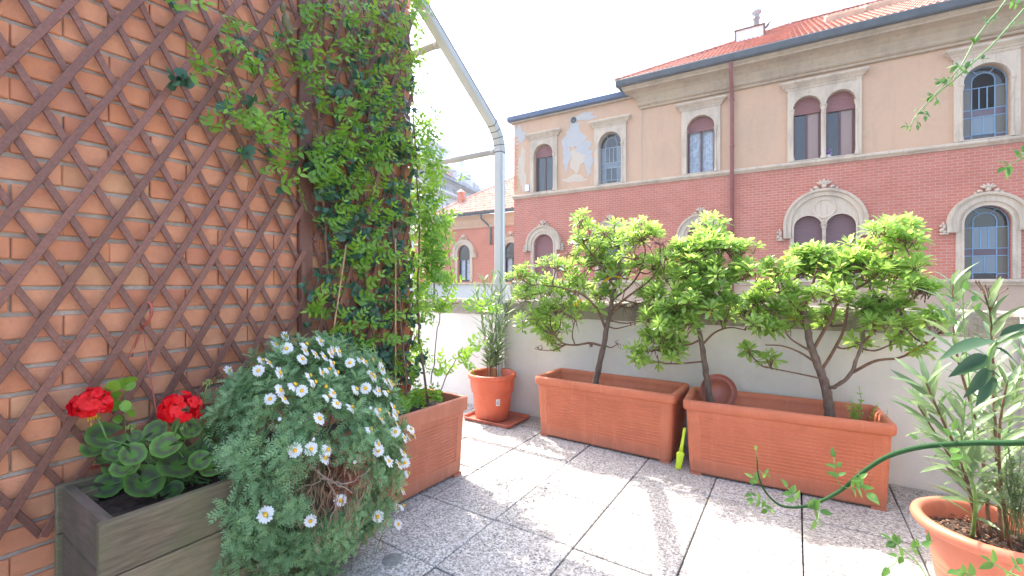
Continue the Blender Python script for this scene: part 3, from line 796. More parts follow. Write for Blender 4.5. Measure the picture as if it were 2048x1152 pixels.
def leaded(cx, half, z0, zs, mats, lead, par=B, split=True, dark=False):
    w = plate('window', [arch(cx, half + .01, z0, zs)], .18, .22, mats[0], par)
    xi = half * .50; zi = zs + half * .12
    segs = [(cx - xi, z0, cx - xi, zi), (cx + xi, z0, cx + xi, zi)] + arcsegs(cx, zi, xi)
    hz = [lerp(z0, zs, t) for t in (.10, .42, .55, .93)]
    for z in hz: segs += [(cx - half, z, cx - xi, z), (cx + xi, z, cx + half, z)]
    segs += [(cx - xi, z0 + .18, cx + xi, z0 + .18), (cx - xi, hz[1], cx + xi, hz[1]), (cx - xi, hz[2], cx + xi, hz[2]), (cx, z0 + .18, cx, hz[1])]
    segs += [(cx - xi * .35, hz[2], cx - xi * .35, hz[3]), (cx + xi * .35, hz[2], cx + xi * .35, hz[3]), (cx - xi, hz[3], cx + xi, hz[3])]
    for a in (60, 120): segs.append((cx + xi * cos(radians(a)), zi + xi * sin(radians(a)), cx + half * cos(radians(a)), zs + half * sin(radians(a))))
    bars('lead_bars', segs, .022, .155, lead, w)
    bars('lead_rim', arcsegs(cx, zs, half - .015, 0, pi, 16) + [(cx - half + .012, z0, cx - half + .012, zs), (cx + half - .012, z0, cx + half - .012, zs)], .025, .15, lead, w)
    # coloured panes in front of the dark backing
    def pn(x0, a, x1, b2, m): MB().box((x0 + .012, .172, a + .012), (x1 - .012, .178, b2 - .012)).build('pane', m, w)
    pn(cx - xi, z0 + .18, cx, hz[1], mats[2]); pn(cx, z0 + .18, cx + xi, hz[1], mats[2]); pn(cx - xi, hz[1], cx + xi, hz[2], mats[3])
    for s in (-1, 1):
        x0, x1 = (cx - half + .02, cx - xi) if s < 0 else (cx + xi, cx + half - .02)
        pn(x0, z0, x1, hz[0], mats[3]); pn(x0, hz[0], x1, hz[1], mats[1]); pn(x0, hz[1], x1, hz[2], mats[3]); pn(x0, hz[2], x1, hz[3], mats[1])
    if dark:
        plate('black_room_sheet', [arch_top(cx, xi - .012, hz[2] + .012, zi)], .172, .177, VOIDM, w)  # black sheet painted in for the dark interior
    else:
        for k in range(3):
            a = cx - xi + 2 * xi * k / 3 if k else cx - xi
        pn(cx - xi, hz[2], cx - xi * .35, hz[3], mats[2]); pn(cx - xi * .35, hz[2], cx + xi * .35, hz[3], mats[2]); pn(cx + xi * .35, hz[2], cx + xi, hz[3], mats[2])
    return w
def win_cornice(par, x0, x1, z):
    prof = [(-.0, z), (.09, z), (.10, z + .045), (.13, z + .06), (.15, z + .10), (.21, z + .15), (.25, z + .19), (.25, z + .235), (.21, z + .26), (.0, z + .31)]
    mb = MB()
    mb.rings([[(x0 + .2 - o, .0, zz) for o, zz in prof], [(x0 + .2 - o, -o, zz) for o, zz in prof], [(x1 - .2 + o, -o, zz) for o, zz in prof], [(x1 - .2 + o, .0, zz) for o, zz in prof]], True, True)
    mb.build('cornice', STONE, par)
    d = MB(); n = int((x1 - x0 - .3) / .07)
    for i in range(n): d.box((x0 + .16 + i * .07, -.105, z - .035), (x0 + .195 + i * .07, -.078, z - .002))
    tag(d.build('dentils', STONE, par), kind='stuff')
def colonnette(par, x, z0, z1, r=.045, name='colonnette', y=-.02, b=1.0):
    h = z1 - z0
    mb = MB(); mb.lathe([(r * 1.7, 0), (r * 1.7, .10), (r * 1.3, .13), (r * 1.25, .17), (r, .20), (r * .95, h - .30), (r * 1.25, h - .28), (r * .95, h - .25), (r * 1.2, h - .18), (r * 1.9, h - .10), (r * 1.6, h - .06), (r * 2.1, h - .05), (r * 2.1, h)], 12, (x, y, z0))
    mb.build(name, STONE, par, True)
styles_u = ['leaf', 'leadg', 'curtain', None, 'leadb', 'leaf']
for i, c in enumerate(UPC):
    if i == 3:
        z0, zs, hf = 5.16, 6.87, .38
        wl = casement(11.20, hf, z0, zs, 6.72, 'dark'); wr = casement(12.09, hf, z0, zs, 6.66, 'dark')
        plate('surround', [rect(10.66, 5.14, 12.62, 7.52), arch(11.20, hf, 5.17, zs), arch(12.09, hf, 5.17, zs)], -.08, 0.0, STONE, wl)
        for cx in (11.20, 12.09): plate('archivolt', [ [(cx - (hf + .06) * cos(pi * k / 18), zs + (hf + .06) * sin(pi * k / 18)) for k in range(19)] + [(cx + hf * cos(pi * k / 18), zs + hf * sin(pi * k / 18)) for k in range(19)]], -.115, -.08, STONE, wl)
        colonnette(wl, 11.645, 5.14, zs + .02, .05, 'column', -.06)
        for x in (10.80, 12.50): colonnette(wl, x, 5.14, zs + .0, .035, 'colonnette', -.07)
        win_cornice(wl, 10.50, 12.74, 7.52)
        fp = MB(); fp.lathe([(0, 0), (.05, 0), (.07, .09), (.06, .10), (0, .10)], 10, (11.80, .08, 5.17)); pot = fp.build('flower_pot', WHITEPL, wr)
        fl2 = MB()
        for k in range(26):
            p = Vector((11.80 + rnd.gauss(0, .04), .06 + rnd.gauss(0, .03), 5.34 + rnd.gauss(0, .06))); fl2.lathe([(0, -.02), (.025, 0), (0, .02)], 5, p)
        fl2.build('blossom', plain('violet_blossom', (0.35, 0.18, 0.5), 0.8, 0.4, 30), pot)
        continue
    st = styles_u[i]
    if st == 'leadg': w = leaded(c, .47, 5.16, SP_U, (GLASSD, GLBLUE, GLASS, GLBLUE), LEADG)
    elif st == 'leadb': w = leaded(c, .47, 5.16, SP_U, (GLASSD, GLOLIVE, GLBLUE, GLPLUM), LEAD, dark=True)
    else: w = casement(c, .47, 5.16, SP_U, 6.72, st)
    plate('surround', [rect(c - .66, 5.14, c + .66, 7.52), arch(c, .47, 5.17, SP_U)], -.08, 0.0, STONE, w)
    plate('archivolt', uring(c, .47, .545, SP_U - .05, SP_U), -.115, -.08, STONE, w)
    for s in (-1, 1): colonnette(w, c + s * .51, 5.14, SP_U - .02, .033, 'colonnette', -.075)
    win_cornice(w, c - .82, c + .82, 7.52)
def crest(par, cx, z, sc=1.0):
    mb = MB()
    def lobe(x, zz, rx, rz, rot, ry=.06):
        mb.lathe([(0, -1), (.5, -.85), (.85, -.45), (1, 0), (.8, .5), (.45, .85), (0, 1)], 8, (0, 0, 0), Matrix.Translation((cx + x * sc, -.09, z + zz * sc)) @ Matrix.Rotation(rot, 4, 'Y') @ Matrix.Diagonal((rx * sc, ry, rz * sc, 1)))
    for a in (-62, -34, 0, 34, 62): lobe(.10 * sin(radians(a)), .10 + .07 * cos(radians(a)), .034, .085, radians(a))
    lobe(0, .06, .06, .06, 0, .09); lobe(-.17, .03, .07, .05, .4, .08); lobe(.17, .03, .07, .05, -.4, .08); lobe(-.26, -.02, .05, .035, .8, .07); lobe(.26, -.02, .05, .035, -.8, .07)
    mb.build('crest', STONE, par, True)
def console(par, cx, zc, s, sc=1.0):
    mb = MB()
    def lobe(x, zz, rx, rz, ry=.06): mb.lathe([(0, -1), (.6, -.8), (1, 0), (.6, .8), (0, 1)], 8, (0, 0, 0), Matrix.Translation((cx + s * x * sc, -.09, zc + zz * sc)) @ Matrix.Diagonal((rx * sc, ry, rz * sc, 1)))
    lobe(0, .12, .05, .09); lobe(.055, .03, .055, .06); lobe(-.01, -.01, .05, .05); lobe(.07, .16, .035, .04); lobe(.02, .22, .03, .05)
    mb.box((cx - .09 * sc, -.13, zc - .09), (cx + .09 * sc, 0, zc - .045)); mb.build('console', STONE, par, True)
def beads(par, cx, zs, r, z0, step=.06, yf=-.16):
    mb = MB(); n = int(pi * r / step)
    for k in range(n + 1):
        a = pi * k / n
        mb.box((-.016, yf - .02, -.016), (.016, yf, .016), Matrix.Translation((cx + r * cos(a), 0, zs + r * sin(a))) @ Matrix.Rotation(-a, 4, 'Y'))
    tag(mb.build('beading', STONE, par), kind='stuff')
styles_l = ['closed', 'leadg', 'plum', None, 'leadb', 'closed']
for i, c in enumerate(LOC):
    if i == 3:
        z0, zs, hf = 1.22, 2.93, .385
        wl = casement(11.225, hf, z0, zs, None, 'plum'); wr = casement(12.095, hf, z0, zs, None, 'plum')
        zc = 3.04; ro = 1.12
        plate('surround', [arch(c, .94, 1.225, zc, 24), arch(11.225, hf, 1.26, zs), arch(12.095, hf, 1.26, zs)], -.05, 0, STONE, wl)
        plate('hood', uring(c, .90, 1.06, 2.60, zc, 24), -.11, -.05, STONE, wl)
        plate('hood_rim', uring(c, 1.04, ro, 2.60, zc, 24), -.17, 0, STONE, wl)
        beads(wl, c, zc, 1.08, 2.6)
        for cx in (11.225, 12.095): plate('archivolt', uring(cx, hf, hf + .05, zs - .3, zs), -.085, -.05, STONE, wl)
        ringm = MB(); ringm.rings([[(c + r * cos(2 * pi * j / 24), y, 3.53 + r * sin(2 * pi * j / 24)) for j in range(24)] for r, y in ((.33, -.05), (.32, -.09), (.27, -.09), (.26, -.06), (.02, -.06))], False, True); ringm.build('roundel', STONE, wl)
        colonnette(wl, 11.66, 1.22, zs + .1, .045, 'column', -.04)
        crest(wl, c, zc + ro, 1.25); console(wl, c - 1.20, 2.62, -1, 1.2); console(wl, c + 1.20, 2.62, 1, 1.2)
        continue
    st = styles_l[i]; zs = 2.80
    if st == 'leadg': w = leaded(c, .48, 1.22, zs, (GLASSD, GLOLIVE, GLBLUE, GLPLUM), LEADG)
    elif st == 'leadb': w = leaded(c, .48, 1.22, zs, (GLASSD, GLOLIVE, GLBLUE, GLPLUM), LEAD)
    else: w = casement(c, .48, 1.22, zs, None, st)
    plate('surround', uring(c, .48, .64, 1.225, zs), -.07, 0, STONE, w)
    plate('archivolt', uring(c, .48, .535, 1.225, zs), -.095, -.07, STONE, w)
    plate('hood', uring(c, .60, .80, 2.56, zs), -.11, -.002, STONE, w)
    plate('hood_rim', uring(c, .77, .85, 2.56, zs), -.165, 0, STONE, w)
    beads(w, c, zs, .81, 2.6, .055)
    crest(w, c, zs + .85, 1.0); console(w, c - .90, 2.60, -1); console(w, c + .90, 2.60, 1)
# bare render where the stucco fell off, exposed bricks on the corner, vent, alarm boxes
def blob(cx, cz, rx, rz, n=26, k=.28, seed=1):
    r_ = random.Random(seed); ph = [r_.uniform(0, 6.3) for _ in range(4)]
    return [(cx + rx * cos(a) * (1 + k * sin(2 * a + ph[0]) * .6 + k * sin(3 * a + ph[1]) + k * .8 * sin(5 * a + ph[2]) + k * .5 * sin(9 * a + ph[3])), cz + rz * sin(a) * (1 + k * sin(3 * a + ph[1]) + k * .6 * sin(7 * a + ph[0]))) for a in [2 * pi * i / n for i in range(n)]]
for k, (cx, cz, rx, rz, sd) in enumerate(((2.95, 7.35, .42, .55, 3), (2.62, 6.55, .16, .55, 4), (3.45, 6.75, .34, .30, 5), (3.62, 6.1, .16, .42, 8), (.30, 7.85, .26, .40, 9), (3.4, 8.1, .5, .16, 12))):
    plate('bare_patch', [blob(cx, cz, rx, rz, 30, .22, sd)], -.004 - k * .0012, 0.01, BARE, B)
for k, (cx, cz, rx, rz, sd) in enumerate(((3.1, 6.35, .33, .45, 31), (3.0, 5.55, .5, .16, 34), (.42, 6.3, .22, .9, 35))):
    plate('worn_patch', [blob(cx, cz, rx, rz, 30, .22, sd)], -.0035 - k * .0011, 0.01, m_plaster('worn_stucco', (0.60, 0.48, 0.36), (0.5, 0.36, 0.25), .5, 3) if k == 0 else bpy.data.materials['worn_stucco'], B)
qb = MB()
for k in range(28):
    z = 5.35 + k * .088; qb.box((0.004, -.014, z), (0.10 + (.09 if k % 2 else 0) + rnd.uniform(0, .05), .01, z + .074))
tag(qb.build('corner_bricks', BRICK, B), kind='stuff')
MB().lathe([(.13, 0), (.13, .03), (.10, .03), (.10, .01), (0, .01)], 18, (0, 0, 0), Matrix.Translation((2.95, -.002, 8.05)) @ Matrix.Rotation(pi / 2, 4, 'X')).build('vent_hole', GUTTER, B, True)
MB().bevbox((.62, -.09, 5.25), (.82, -.01, 5.55), .01).build('alarm_box', WHITEPL, B)
MB().bevbox((2.30, -.09, 1.62), (2.52, -.01, 1.98), .01).build('alarm_box', WHITEPL, B)

# ================================================================== LOWER HOUSE ON THE LEFT
B2O = BO - BN * 3.5
Hs = empty('low_house', B2O, BA); tag(Hs, 'lower salmon house with pale tiled roof set back behind the pergola post', 'house')
W2 = [-5.5, -2.25]
plate('brick_wall_face', [rect(-9.5, 1.14, 0.5, 4.36)] + [arch(c, .46, 1.2, 2.92) for c in W2], 0, .4, FBRICK2, Hs)
MB().box((-9.5, -.02, -6.0), (.5, .4, 1.02)).build('base_wall', PALEWALL, Hs)
extr('sill_course', [(0, 1.02), (.10, 1.02), (.16, 1.06), (.16, 1.12), (0, 1.14)], -9.5, .5, STONE, Hs)
extr('eaves_cornice', [(0, 4.30), (.08, 4.30), (.12, 4.36), (.12, 4.44), (.05, 4.47), (.07, 4.55), (.12, 4.80), (.25, 4.95), (.30, 4.97), (.30, 5.02), (0, 5.04)], -8.0, .5, STUCCO, Hs)
extr('gutter', [(.28, 5.041), (.46, 5.041), (.50, 5.10), (.50, 5.18), (.28, 5.18)], -8.05, .5, GUTTER, Hs)
MB().box((-9.5, .403, -6), (.5, 9, 4.9)).build('rear_wall', STUCCO2, Hs)
PIT2 = radians(35); RM2 = Matrix.Translation((0, -.45, 5.18)) @ Matrix.Rotation(PIT2, 4, 'X'); RL2 = 5.2 / cos(PIT2)
tile_sheet('roof_tiles', -7.95, .6, RL2, cos(PIT2), 0, RTILE2, Hs, RM2, 0.20, 0.34, .05, wob=.02)
mb = MB(); mb.add([(-7.95, .02, -.01), (.6, .02, -.01), (.6, RL2, -.01), (-7.95 + 5.2, RL2, -.01)], [(0, 1, 2, 3)], RM2); mb.build('roof_deck', RTILE2, Hs)
cap2 = cap_me.copy(); cap2.materials.clear(); cap2.materials.append(RTILE2)
caps(RM2 @ Vector((-7.95, 0, .03)), RM2 @ Vector((-7.95 + 5.2, RL2, .03)), cap2, Hs)
q = RM2 @ Vector((-6.45, 1.7, 0))
ch = MB().box((q.x - .17, q.y - .15, q.z - .3), (q.x + .17, q.y + .15, q.z + .55)).build('chimney', FBRICK2, Hs)
MB().rings([[(q.x + sx * h, q.y + sy * h, q.z + zz) for sx, sy in ((-1, -1), (1, -1), (1, 1), (-1, 1))] for h, zz in ((.22, .551), (.22, .60), (.02, .82))], True, True).build('chimney_cap', RTILE2, ch)
for i, c in enumerate(W2):
    w = plate('window', [arch(c, .47, 1.2, 2.92), rect(c - .36, 1.30, c - .03, 2.55), rect(c + .03, 1.30, c + .36, 2.55)], .16, .2, GLASSD, Hs)
    mb = MB()
    for a, b2 in ((c - .36, c - .03), (c + .03, c + .36)):
        mb.rings([[(lerp(a, b2, k / 14), .24 + .012 * sin(k * 1.7), z) for k in range(15)] for z in (1.25, 2.6)], closed=False)
    mb.build('curtain', CURT, w)
    plate('roller_shutter', [arch_top(c, .458, 2.52, 2.92)], .10, .14, GLASSD, w)
    plate('surround', uring(c, .46, .64, 1.205, 2.92), -.07, 0, STONE, w)
    plate('hood', uring(c, .62, .80, 2.62, 2.92), -.12, 0, STONE, w)
    beads(w, c, 2.92, .78, 2.6, .06, -.13)
    crest(w, c, 3.74, 1.1); console(w, c - .86, 2.68, -1); console(w, c + .86, 2.68, 1)
mb = MB(); mb.tube([(-4.0, -.42, 5.06), (-4.0, -.40, 4.80), (-3.75, -.10, 4.45), (-3.55, -.09, 4.25), (-3.55, -.09, 3.4)], .055, 10); rp = mb.build('rain_pipe', plain('pipe_green', (0.09, 0.11, 0.10), .5), Hs, True)
MB().lathe([(.05, 0), (.09, .02), (.09, .08), (.05, .12)], 10, (-3.55, -.09, 3.32)).build('pipe_collar', bpy.data.materials['pipe_green'], rp, True)
# grey railing and pole by the low house
rl = empty('street_railing', B2O + BN * 0.6 - BU * 8.5, BA); tag(rl, 'grey upright bar railing with a dark pole behind the climbing plant', 'railing')
bar_me = MB().box((0, 0, .3), (.035, .02, 1.15)).mesh('bar', plain('grey_rail', (0.35, 0.35, 0.35), .6))
for k in range(14): inst('bar', bar_me, rl, Matrix.Translation((-.6 + k * .12, 0, 0)))
MB().box((-.7, -.01, 1.151), (1.15, .03, 1.19)).build('top_rail', bpy.data.materials['grey_rail'], rl)
MB().tube([(1.16, 0.05, -3), (1.16, 0.05, 2.9)], .05, 8).build('pole', GUTTER, rl)

# ================================================================== FAR APARTMENT BLOCK
FO = Vector((-34.10, 47.11, 0)); FB = empty('apartment_block', FO, radians(103.7)); tag(FB, 'pale grey apartment block with zinc mansard roof and roof aerials far behind', 'building')
def fbx(nm, a, b2, m, par=FB): return MB().box(a, b2).build(nm, m, par)
fbx('facade', (-24, 0, -6), (3.0, 12, 10.9), FARW)
fbx('upper_facade', (-24, .5, 10.9), (2.6, 12, 12.75), FARW)
sl = fbx('balcony', (-24, -.9, 10.95), (-8.2, .4, 11.15), FARW)
rail = MB()
for k in range(60): rail.box((-24 + k * .27, -.88, 11.15), (-23.95 + k * .27, -.84, 11.95))
rail.box((-24, -.9, 11.951), (-8.2, -.82, 12.02)); tag(rail.build('railing', FARD, sl), kind='stuff')
roof = MB(); roof.rings([[(-24, -.5, 12.76), (-24, 3.4, 16.2), (-24, 8, 16.2), (-24, 12, 12.76)], [(2.8, -.5, 12.76), (2.8, 3.4, 16.2), (2.8, 8, 16.2), (2.8, 12, 12.76)]], True, True); rf = roof.build('mansard_roof', ZINC, FB)
seam = MB()
for k in range(52):
    x = -24 + k * .52; seam.rings([[(x, -.5, 12.80), (x + .06, -.5, 12.80), (x + .06, 3.4, 16.24), (x, 3.4, 16.24)], [(x, -.53, 12.9), (x + .06, -.53, 12.9), (x + .06, 3.37, 16.34), (x, 3.37, 16.34)]], True, True)
tag(seam.build('roof_seams', FARD, rf), kind='stuff')
fbx('gutter', (-24, -.85, 12.60), (2.9, -.45, 12.85), FARD)
for k in range(6):
    x = -21.5 + k * 4.2; dmr = fbx('dormer', (x, -.2, 12.85), (x + 1.3, 2.2, 14.2), FARW, FB); fbx('window', (x + .2, -.23, 13.0), (x + 1.1, -.2, 13.9), FARD, dmr)
fbx('pink_gable', (-24, -1.0, 12.9), (-11.5, -.5, 13.5), FARP)
tw = fbx('stair_tower', (-10.6, 2.2, 14.2), (-6.6, 6.5, 17.3), FARW); fbx('tower_roof', (-10.9, 1.9, 17.3), (-6.3, 6.9, 17.6), ZINC, tw); fbx('window', (-8.9, 2.15, 15.6), (-8.2, 2.2, 16.7), FARD, tw)
chm = fbx('chimney', (-2.6, 2.6, 15.3), (-1.2, 3.6, 18.0), FARW); fbx('chimney_cap', (-2.75, 2.45, 18.0), (-1.05, 3.75, 18.2), ZINC, chm)
fbx('lift_house', (-.9, 3, 15), (2.4, 6, 17.0), FARW)
for k in range(9):
    w = fbx('window', (-23 + k * 2.9, -.05, 8.2), (-22 + k * 2.9, -.01, 10.2), FARD)
for k in range(9): fbx('window', (-23 + k * 2.9, .45, 11.2), (-22 + k * 2.9, .49, 12.3), FARD)
fbx('grey_panel', (-6.5, .2, 10.9), (-1.2, .49, 12.5), ZINC)
def aerial(x, y, z, n, h, w, lab):
    p = FO + Vector((0, 0, 0)); mt = Matrix.Translation(FO) @ Matrix.Rotation(radians(103.7), 4, 'Z'); g = mt @ Vector((x, y, z))
    r = empty('roof_aerial', g, radians(103.7)); tag(r, lab, 'aerial')
    MB().tube([(0, 0, 0), (0, 0, h)], .07, 6).build('mast', FARD, r)
    for k in range(n):
        a = 2 * pi * k / n; MB().box((-.12, -.12, 0), (.12, .12, 1.9), Matrix.Translation((w * cos(a), w * sin(a), h - 2.0))).build('antenna_panel', FARD, r)
    MB().box((-w, -.04, h - 1.5), (w, .04, h - 1.42)).box((-w, -.04, h - .6), (w, .04, h - .52)).build('bracket', FARD, r)
aerial(-14.2, 4.5, 16.1, 5, 3.3, .8, 'cluster of upright mobile phone antennas on the far roof, the left and wider one')
aerial(-10.2, 5, 17.6, 3, 2.3, .6, 'slim mobile phone mast right of the wider antenna cluster on the far roof')
# ================================================================== PLANTERS AND POTS
def rr(hx, hy, rad, rib, z, fr=0.035, nc=5):
    """rounded rectangle ring; rib offsets the middle of every side inwards"""
    P = []
    for sx, sy, a0 in ((1, 1, 0), (-1, 1, 90), (-1, -1, 180), (1, -1, 270)):
        for k in range(nc + 1):
            a = radians(a0 + 90 * k / nc); P.append((sx * (hx - rad) + rad * cos(a), sy * (hy - rad) + rad * sin(a), z))
        # along the next side
        nx_, ny_ = {0: (0, 1), 90: (-1, 0), 180: (0, -1), 270: (1, 0)}[a0]
        if a0 in (0, 180):   # side parallel to x
            s = 1 if a0 == 0 else -1
            xs = [s * (hx - rad - fr), s * (hx - rad - fr - .004), -s * (hx - rad - fr - .004), -s * (hx - rad - fr)]
            for i, x in enumerate(xs): P.append((x, s * hy - (s * rib if i in (1, 2) else 0), z))
        else:
            s = -1 if a0 == 90 else 1
            ys = [-s * (hy - rad - fr), -s * (hy - rad - fr - .004), s * (hy - rad - fr - .004), s * (hy - rad - fr)]
            for i, y in enumerate(ys): P.append((s * hx - (s * rib if i in (1, 2) else 0), y, z))
    return P
def long_planter(loc, rz, L0, D0, H, mat, label, rad=0.035, flat=False, soil=0.085, group='long terracotta planters', ribs=14):
    root = empty('planter', loc, rz); tag(root, label, 'planter', group)
    hx, hy = L0 / 2, D0 / 2; tx, ty = 0.020, 0.018
    mb = MB(); R = []
    rimh = 0.052 if not flat else 0.075
    def at(t): return hx - .012 - tx * (1 - t), hy - .012 - ty * (1 - t)
    zt = H - rimh
    R.append(rr(*at(0), rad, 0, 0.014)); a = at(0); R[-1] = [(p[0] * .985, p[1] * .96, 0.010) for p in R[-1]]
    R.append(rr(*at(.01), rad, 0, 0.020)); z = 0.085
    R.append(rr(*at(z / H), rad, 0, z))
    ztop = zt - 0.03; n = ribs; st = (ztop - z) / n
    for k in range(n):
        if flat is False and 8 < k < 9: continue
        z0 = z + k * st
        d = 0.0032 if not flat else 0.0045
        R.append(rr(*at(z0 / H), rad, 0, z0 + st * .30)); R.append(rr(*at(z0 / H), rad, d, z0 + st * .42)); R.append(rr(*at(z0 / H), rad, d, z0 + st * .82)); R.append(rr(*at(z0 / H), rad, 0, z0 + st * .95))
    R.append(rr(*at(zt / H), rad, 0, zt))
    mb.rings(R, True, False); mb.build('body', mat, root, False)
    rim = MB(); o = 0.004 if not flat else 0
    RR = [rr(hx - .013, hy - .013, rad, 0, zt - .001)]
    if flat: sec = ((0.0, zt), (0.001, H - .004), (-.003, H), (-.022, H), (-.024, H - .004), (-.024, H - soil - .10))
    else: sec = ((-.006, zt - .004), (0.0, zt + .004), (0.002, H - .018), (-.001, H - .006), (-.008, H), (-.024, H), (-.034, H - .008), (-.038, H - .03), (-.038, H - .055), (-.052, H - .06), (-.054, H - soil - .10))
    for dd, z in sec: RR.append(rr(hx + dd, hy + dd, max(.012, rad + dd * .6), 0, z))
    rim.rings(RR, False, False); rim.build('rim', mat, root, not flat)
    s = MB(); n = 24; m = 10; vs = []; fs = []
    for i in range(n + 1):
        for j in range(m + 1):
            vs.append((lerp(-hx + .035, hx - .035, i / n), lerp(-hy + .035, hy - .035, j / m), H - soil + rnd.uniform(-.008, .008)))
    for i in range(n):
        for j in range(m): fs.append((i * (m + 1) + j, (i + 1) * (m + 1) + j, (i + 1) * (m + 1) + j + 1, i * (m + 1) + j + 1))
    s.add(vs, fs); s.build('soil', SOIL, root)
    for sx in (-1, 1):
        for sy in (-1, 1): MB().box((sx * hx * .86 - .03, sy * hy * .7 - .03, 0.0), (sx * hx * .86 + .03, sy * hy * .7 + .03, 0.016)).build('foot', mat, root)
    return root
PLM = long_planter((0.482, 1.668, 0), radians(-1.5), 0.985, 0.40, 0.427, TERRA, 'long ribbed terracotta planter in the middle, holding one shrub, left of the lime green trowel')
PLR = long_planter((1.490, 1.615, 0), radians(4.0), 0.955, 0.40, 0.427, TERRA, 'long ribbed terracotta planter on the right with two shrubs and a saucer standing in it')
PLN = long_planter((-0.212, 0.262, 0), radians(90 - 3.0), 0.95, 0.345, 0.445, TERRA2, 'terracotta planter with plain square rim under the climbing plant, beside the daisies', 0.014, True, 0.05, ribs=14)

# round pot with oleander, on a rectangular saucer
PX, PY = -0.492, 1.635
scr = empty('plant_saucer', (-0.455, 1.642, 0)); tag(scr, 'shallow rectangular terracotta saucer under the round pot', 'saucer')
mb = MB(); mb.rings([rr(.215, .150, .02, 0, .002), rr(.228, .160, .025, 0, .022), rr(.232, .164, .028, 0, .027), rr(.228, .160, .025, 0, .030), rr(.222, .154, .022, 0, .027), rr(.210, .142, .02, 0, .008), rr(.10, .07, .02, 0, .007)], True, True)
mb.build('tray', POTRED, scr, False)
pot = empty('flower_pot', (PX, PY, 0.010)); tag(pot, 'round orange terracotta pot on the rectangular saucer in the far corner', 'pot')
mb = MB(); mb.lathe([(0, 0), (.128, 0), (.134, .006), (.146, .10), (.157, .20), (.161, .235), (.172, .243), (.176, .255), (.180, .325)], 48); mb.build('body', POTRED, pot, True)
mb = MB(); mb.lathe([(.178, .322), (.190, .328), (.197, .342), (.196, .358), (.188, .368), (.178, .366), (.172, .355), (.170, .22)], 48); mb.build('rim', POTRED, pot, True)
MB().lathe([(.170, .285), (.09, .292), (0, .288)], 24).build('soil', SOIL, pot)
# small white sticker on the pot side
lb = MB(); a0 = radians(-38)
lb.rings([[((.1525 + (z - .15) * .07 + .004) * cos(a), (.1525 + (z - .15) * .07 + .004) * sin(a), z) for a in [a0 + radians(k * 3 - 6) for k in range(5)]] for z in (.135, .185)], closed=False); lbo = lb.build('price_sticker', WHITEPL, pot)
lb = MB()
for k in range(4): lb.rings([[((.1525 + (z - .15) * .07 + .0048) * cos(a), (.1525 + (z - .15) * .07 + .0048) * sin(a), z) for a in [a0 + radians(q * 2.4 - 4.8) for q in range(5)]] for z in (.145 + k * .009, .149 + k * .009)], closed=False)
lb.build('sticker_print', DARKJ, lbo)

# big bowl at the right edge
RX, RY = 2.100, 0.735
bowl = empty('flower_pot', (RX, RY, 0)); tag(bowl, 'wide salmon coloured plastic pot with thick rounded rim at the lower right corner', 'pot')
mb = MB(); mb.lathe([(0, 0), (.11, 0), (.118, .006), (.128, .09), (.140, .165), (.1415, .170), (.140, .173), (.1425, .182), (.1440, .187), (.1425, .190), (.150, .225), (.158, .262), (.163, .290)], 64); mb.build('body', POTSAL, bowl, True)
mb = MB(); mb.lathe([(.160, .286), (.176, .290), (.190, .300), (.196, .314), (.192, .326), (.180, .333), (.168, .330), (.162, .318), (.158, .300), (.148, .22)], 64); mb.build('rim', POTSAL, bowl, True)
mb = MB(); n = 20; vs = []; fs = []
rgs = []
for k in range(9):
    r = .157 * (1 - k / 9); rgs.append([(r * cos(2 * pi * j / 28), r * sin(2 * pi * j / 28), .268 + rnd.uniform(-.007, .009) + .012 * (k / 9)) for j in range(28)])
mb.rings(rgs, False, True); mb.build('soil', SOIL, bowl)
chip = MB()
for k in range(260):
    a = rnd.uniform(0, 6.28); r = .150 * sqrt(rnd.random()); s_ = rnd.uniform(.002, .006)
    chip.box((-s_, -s_ * .6, -s_ * .4), (s_, s_ * .6, s_ * .4), Matrix.Translation((r * cos(a), r * sin(a), .284)) @ Matrix.Rotation(rnd.uniform(0, 3), 4, 'Z') @ Matrix.Rotation(rnd.uniform(-1, 1), 4, 'X'))
tag(chip.build('bark_chips', TWIG, bowl), kind='stuff')

# weathered wooden planter box
WB = empty('wooden_planter', (-0.18, -0.56, 0)); tag(WB, 'weathered grey green wooden planter box holding the geraniums', 'planter')
def wb(nm, a, b2, m): 
    o = MB().bevbox(tuple(p - q for p, q in zip(a, WB.location)), tuple(p - q for p, q in zip(b2, WB.location)), .003).build(nm, m, WB); return o
X0, X1, Y0, Y1 = -0.392, 0.040, -0.888, -0.225
for k in range(3):
    z0 = 0.006 + k * .152
    wb('plank', (X1 - .028, Y0, z0), (X1, Y1, z0 + .1485), PLANK)
    wb('plank', (X0, Y0, z0), (X0 + .028, Y1, z0 + .1485), PLANK)
    wb('end_plank', (X0 + .030, Y0 + .012, z0), (X1 - .030, Y0 + .038, z0 + .1480), PLANKX)
    wb('end_plank', (X0 + .030, Y1 - .038, z0), (X1 - .030, Y1 - .012, z0 + .1480), PLANKX)
for x in (X0 + .030, X1 - .078):
    for y in (Y0 + .040, Y1 - .088): wb('corner_post', (x, y, .01), (x + .048, y + .048, .435), PLANK)
vs = []; fs = []; n = 16; m = 22
for i in range(n + 1):
    for j in range(m + 1): vs.append((lerp(X0 + .03, X1 - .03, i / n) + .18, lerp(Y0 + .04, Y1 - .04, j / m) + .56, .395 + rnd.uniform(-.010, .010)))
for i in range(n):
    for j in range(m): fs.append((i * (m + 1) + j, (i + 1) * (m + 1) + j, (i + 1) * (m + 1) + j + 1, i * (m + 1) + j + 1))
MB().add(vs, fs).build('soil', SOIL, WB)
kp = at_x(458, 1012, X1) - WB.location
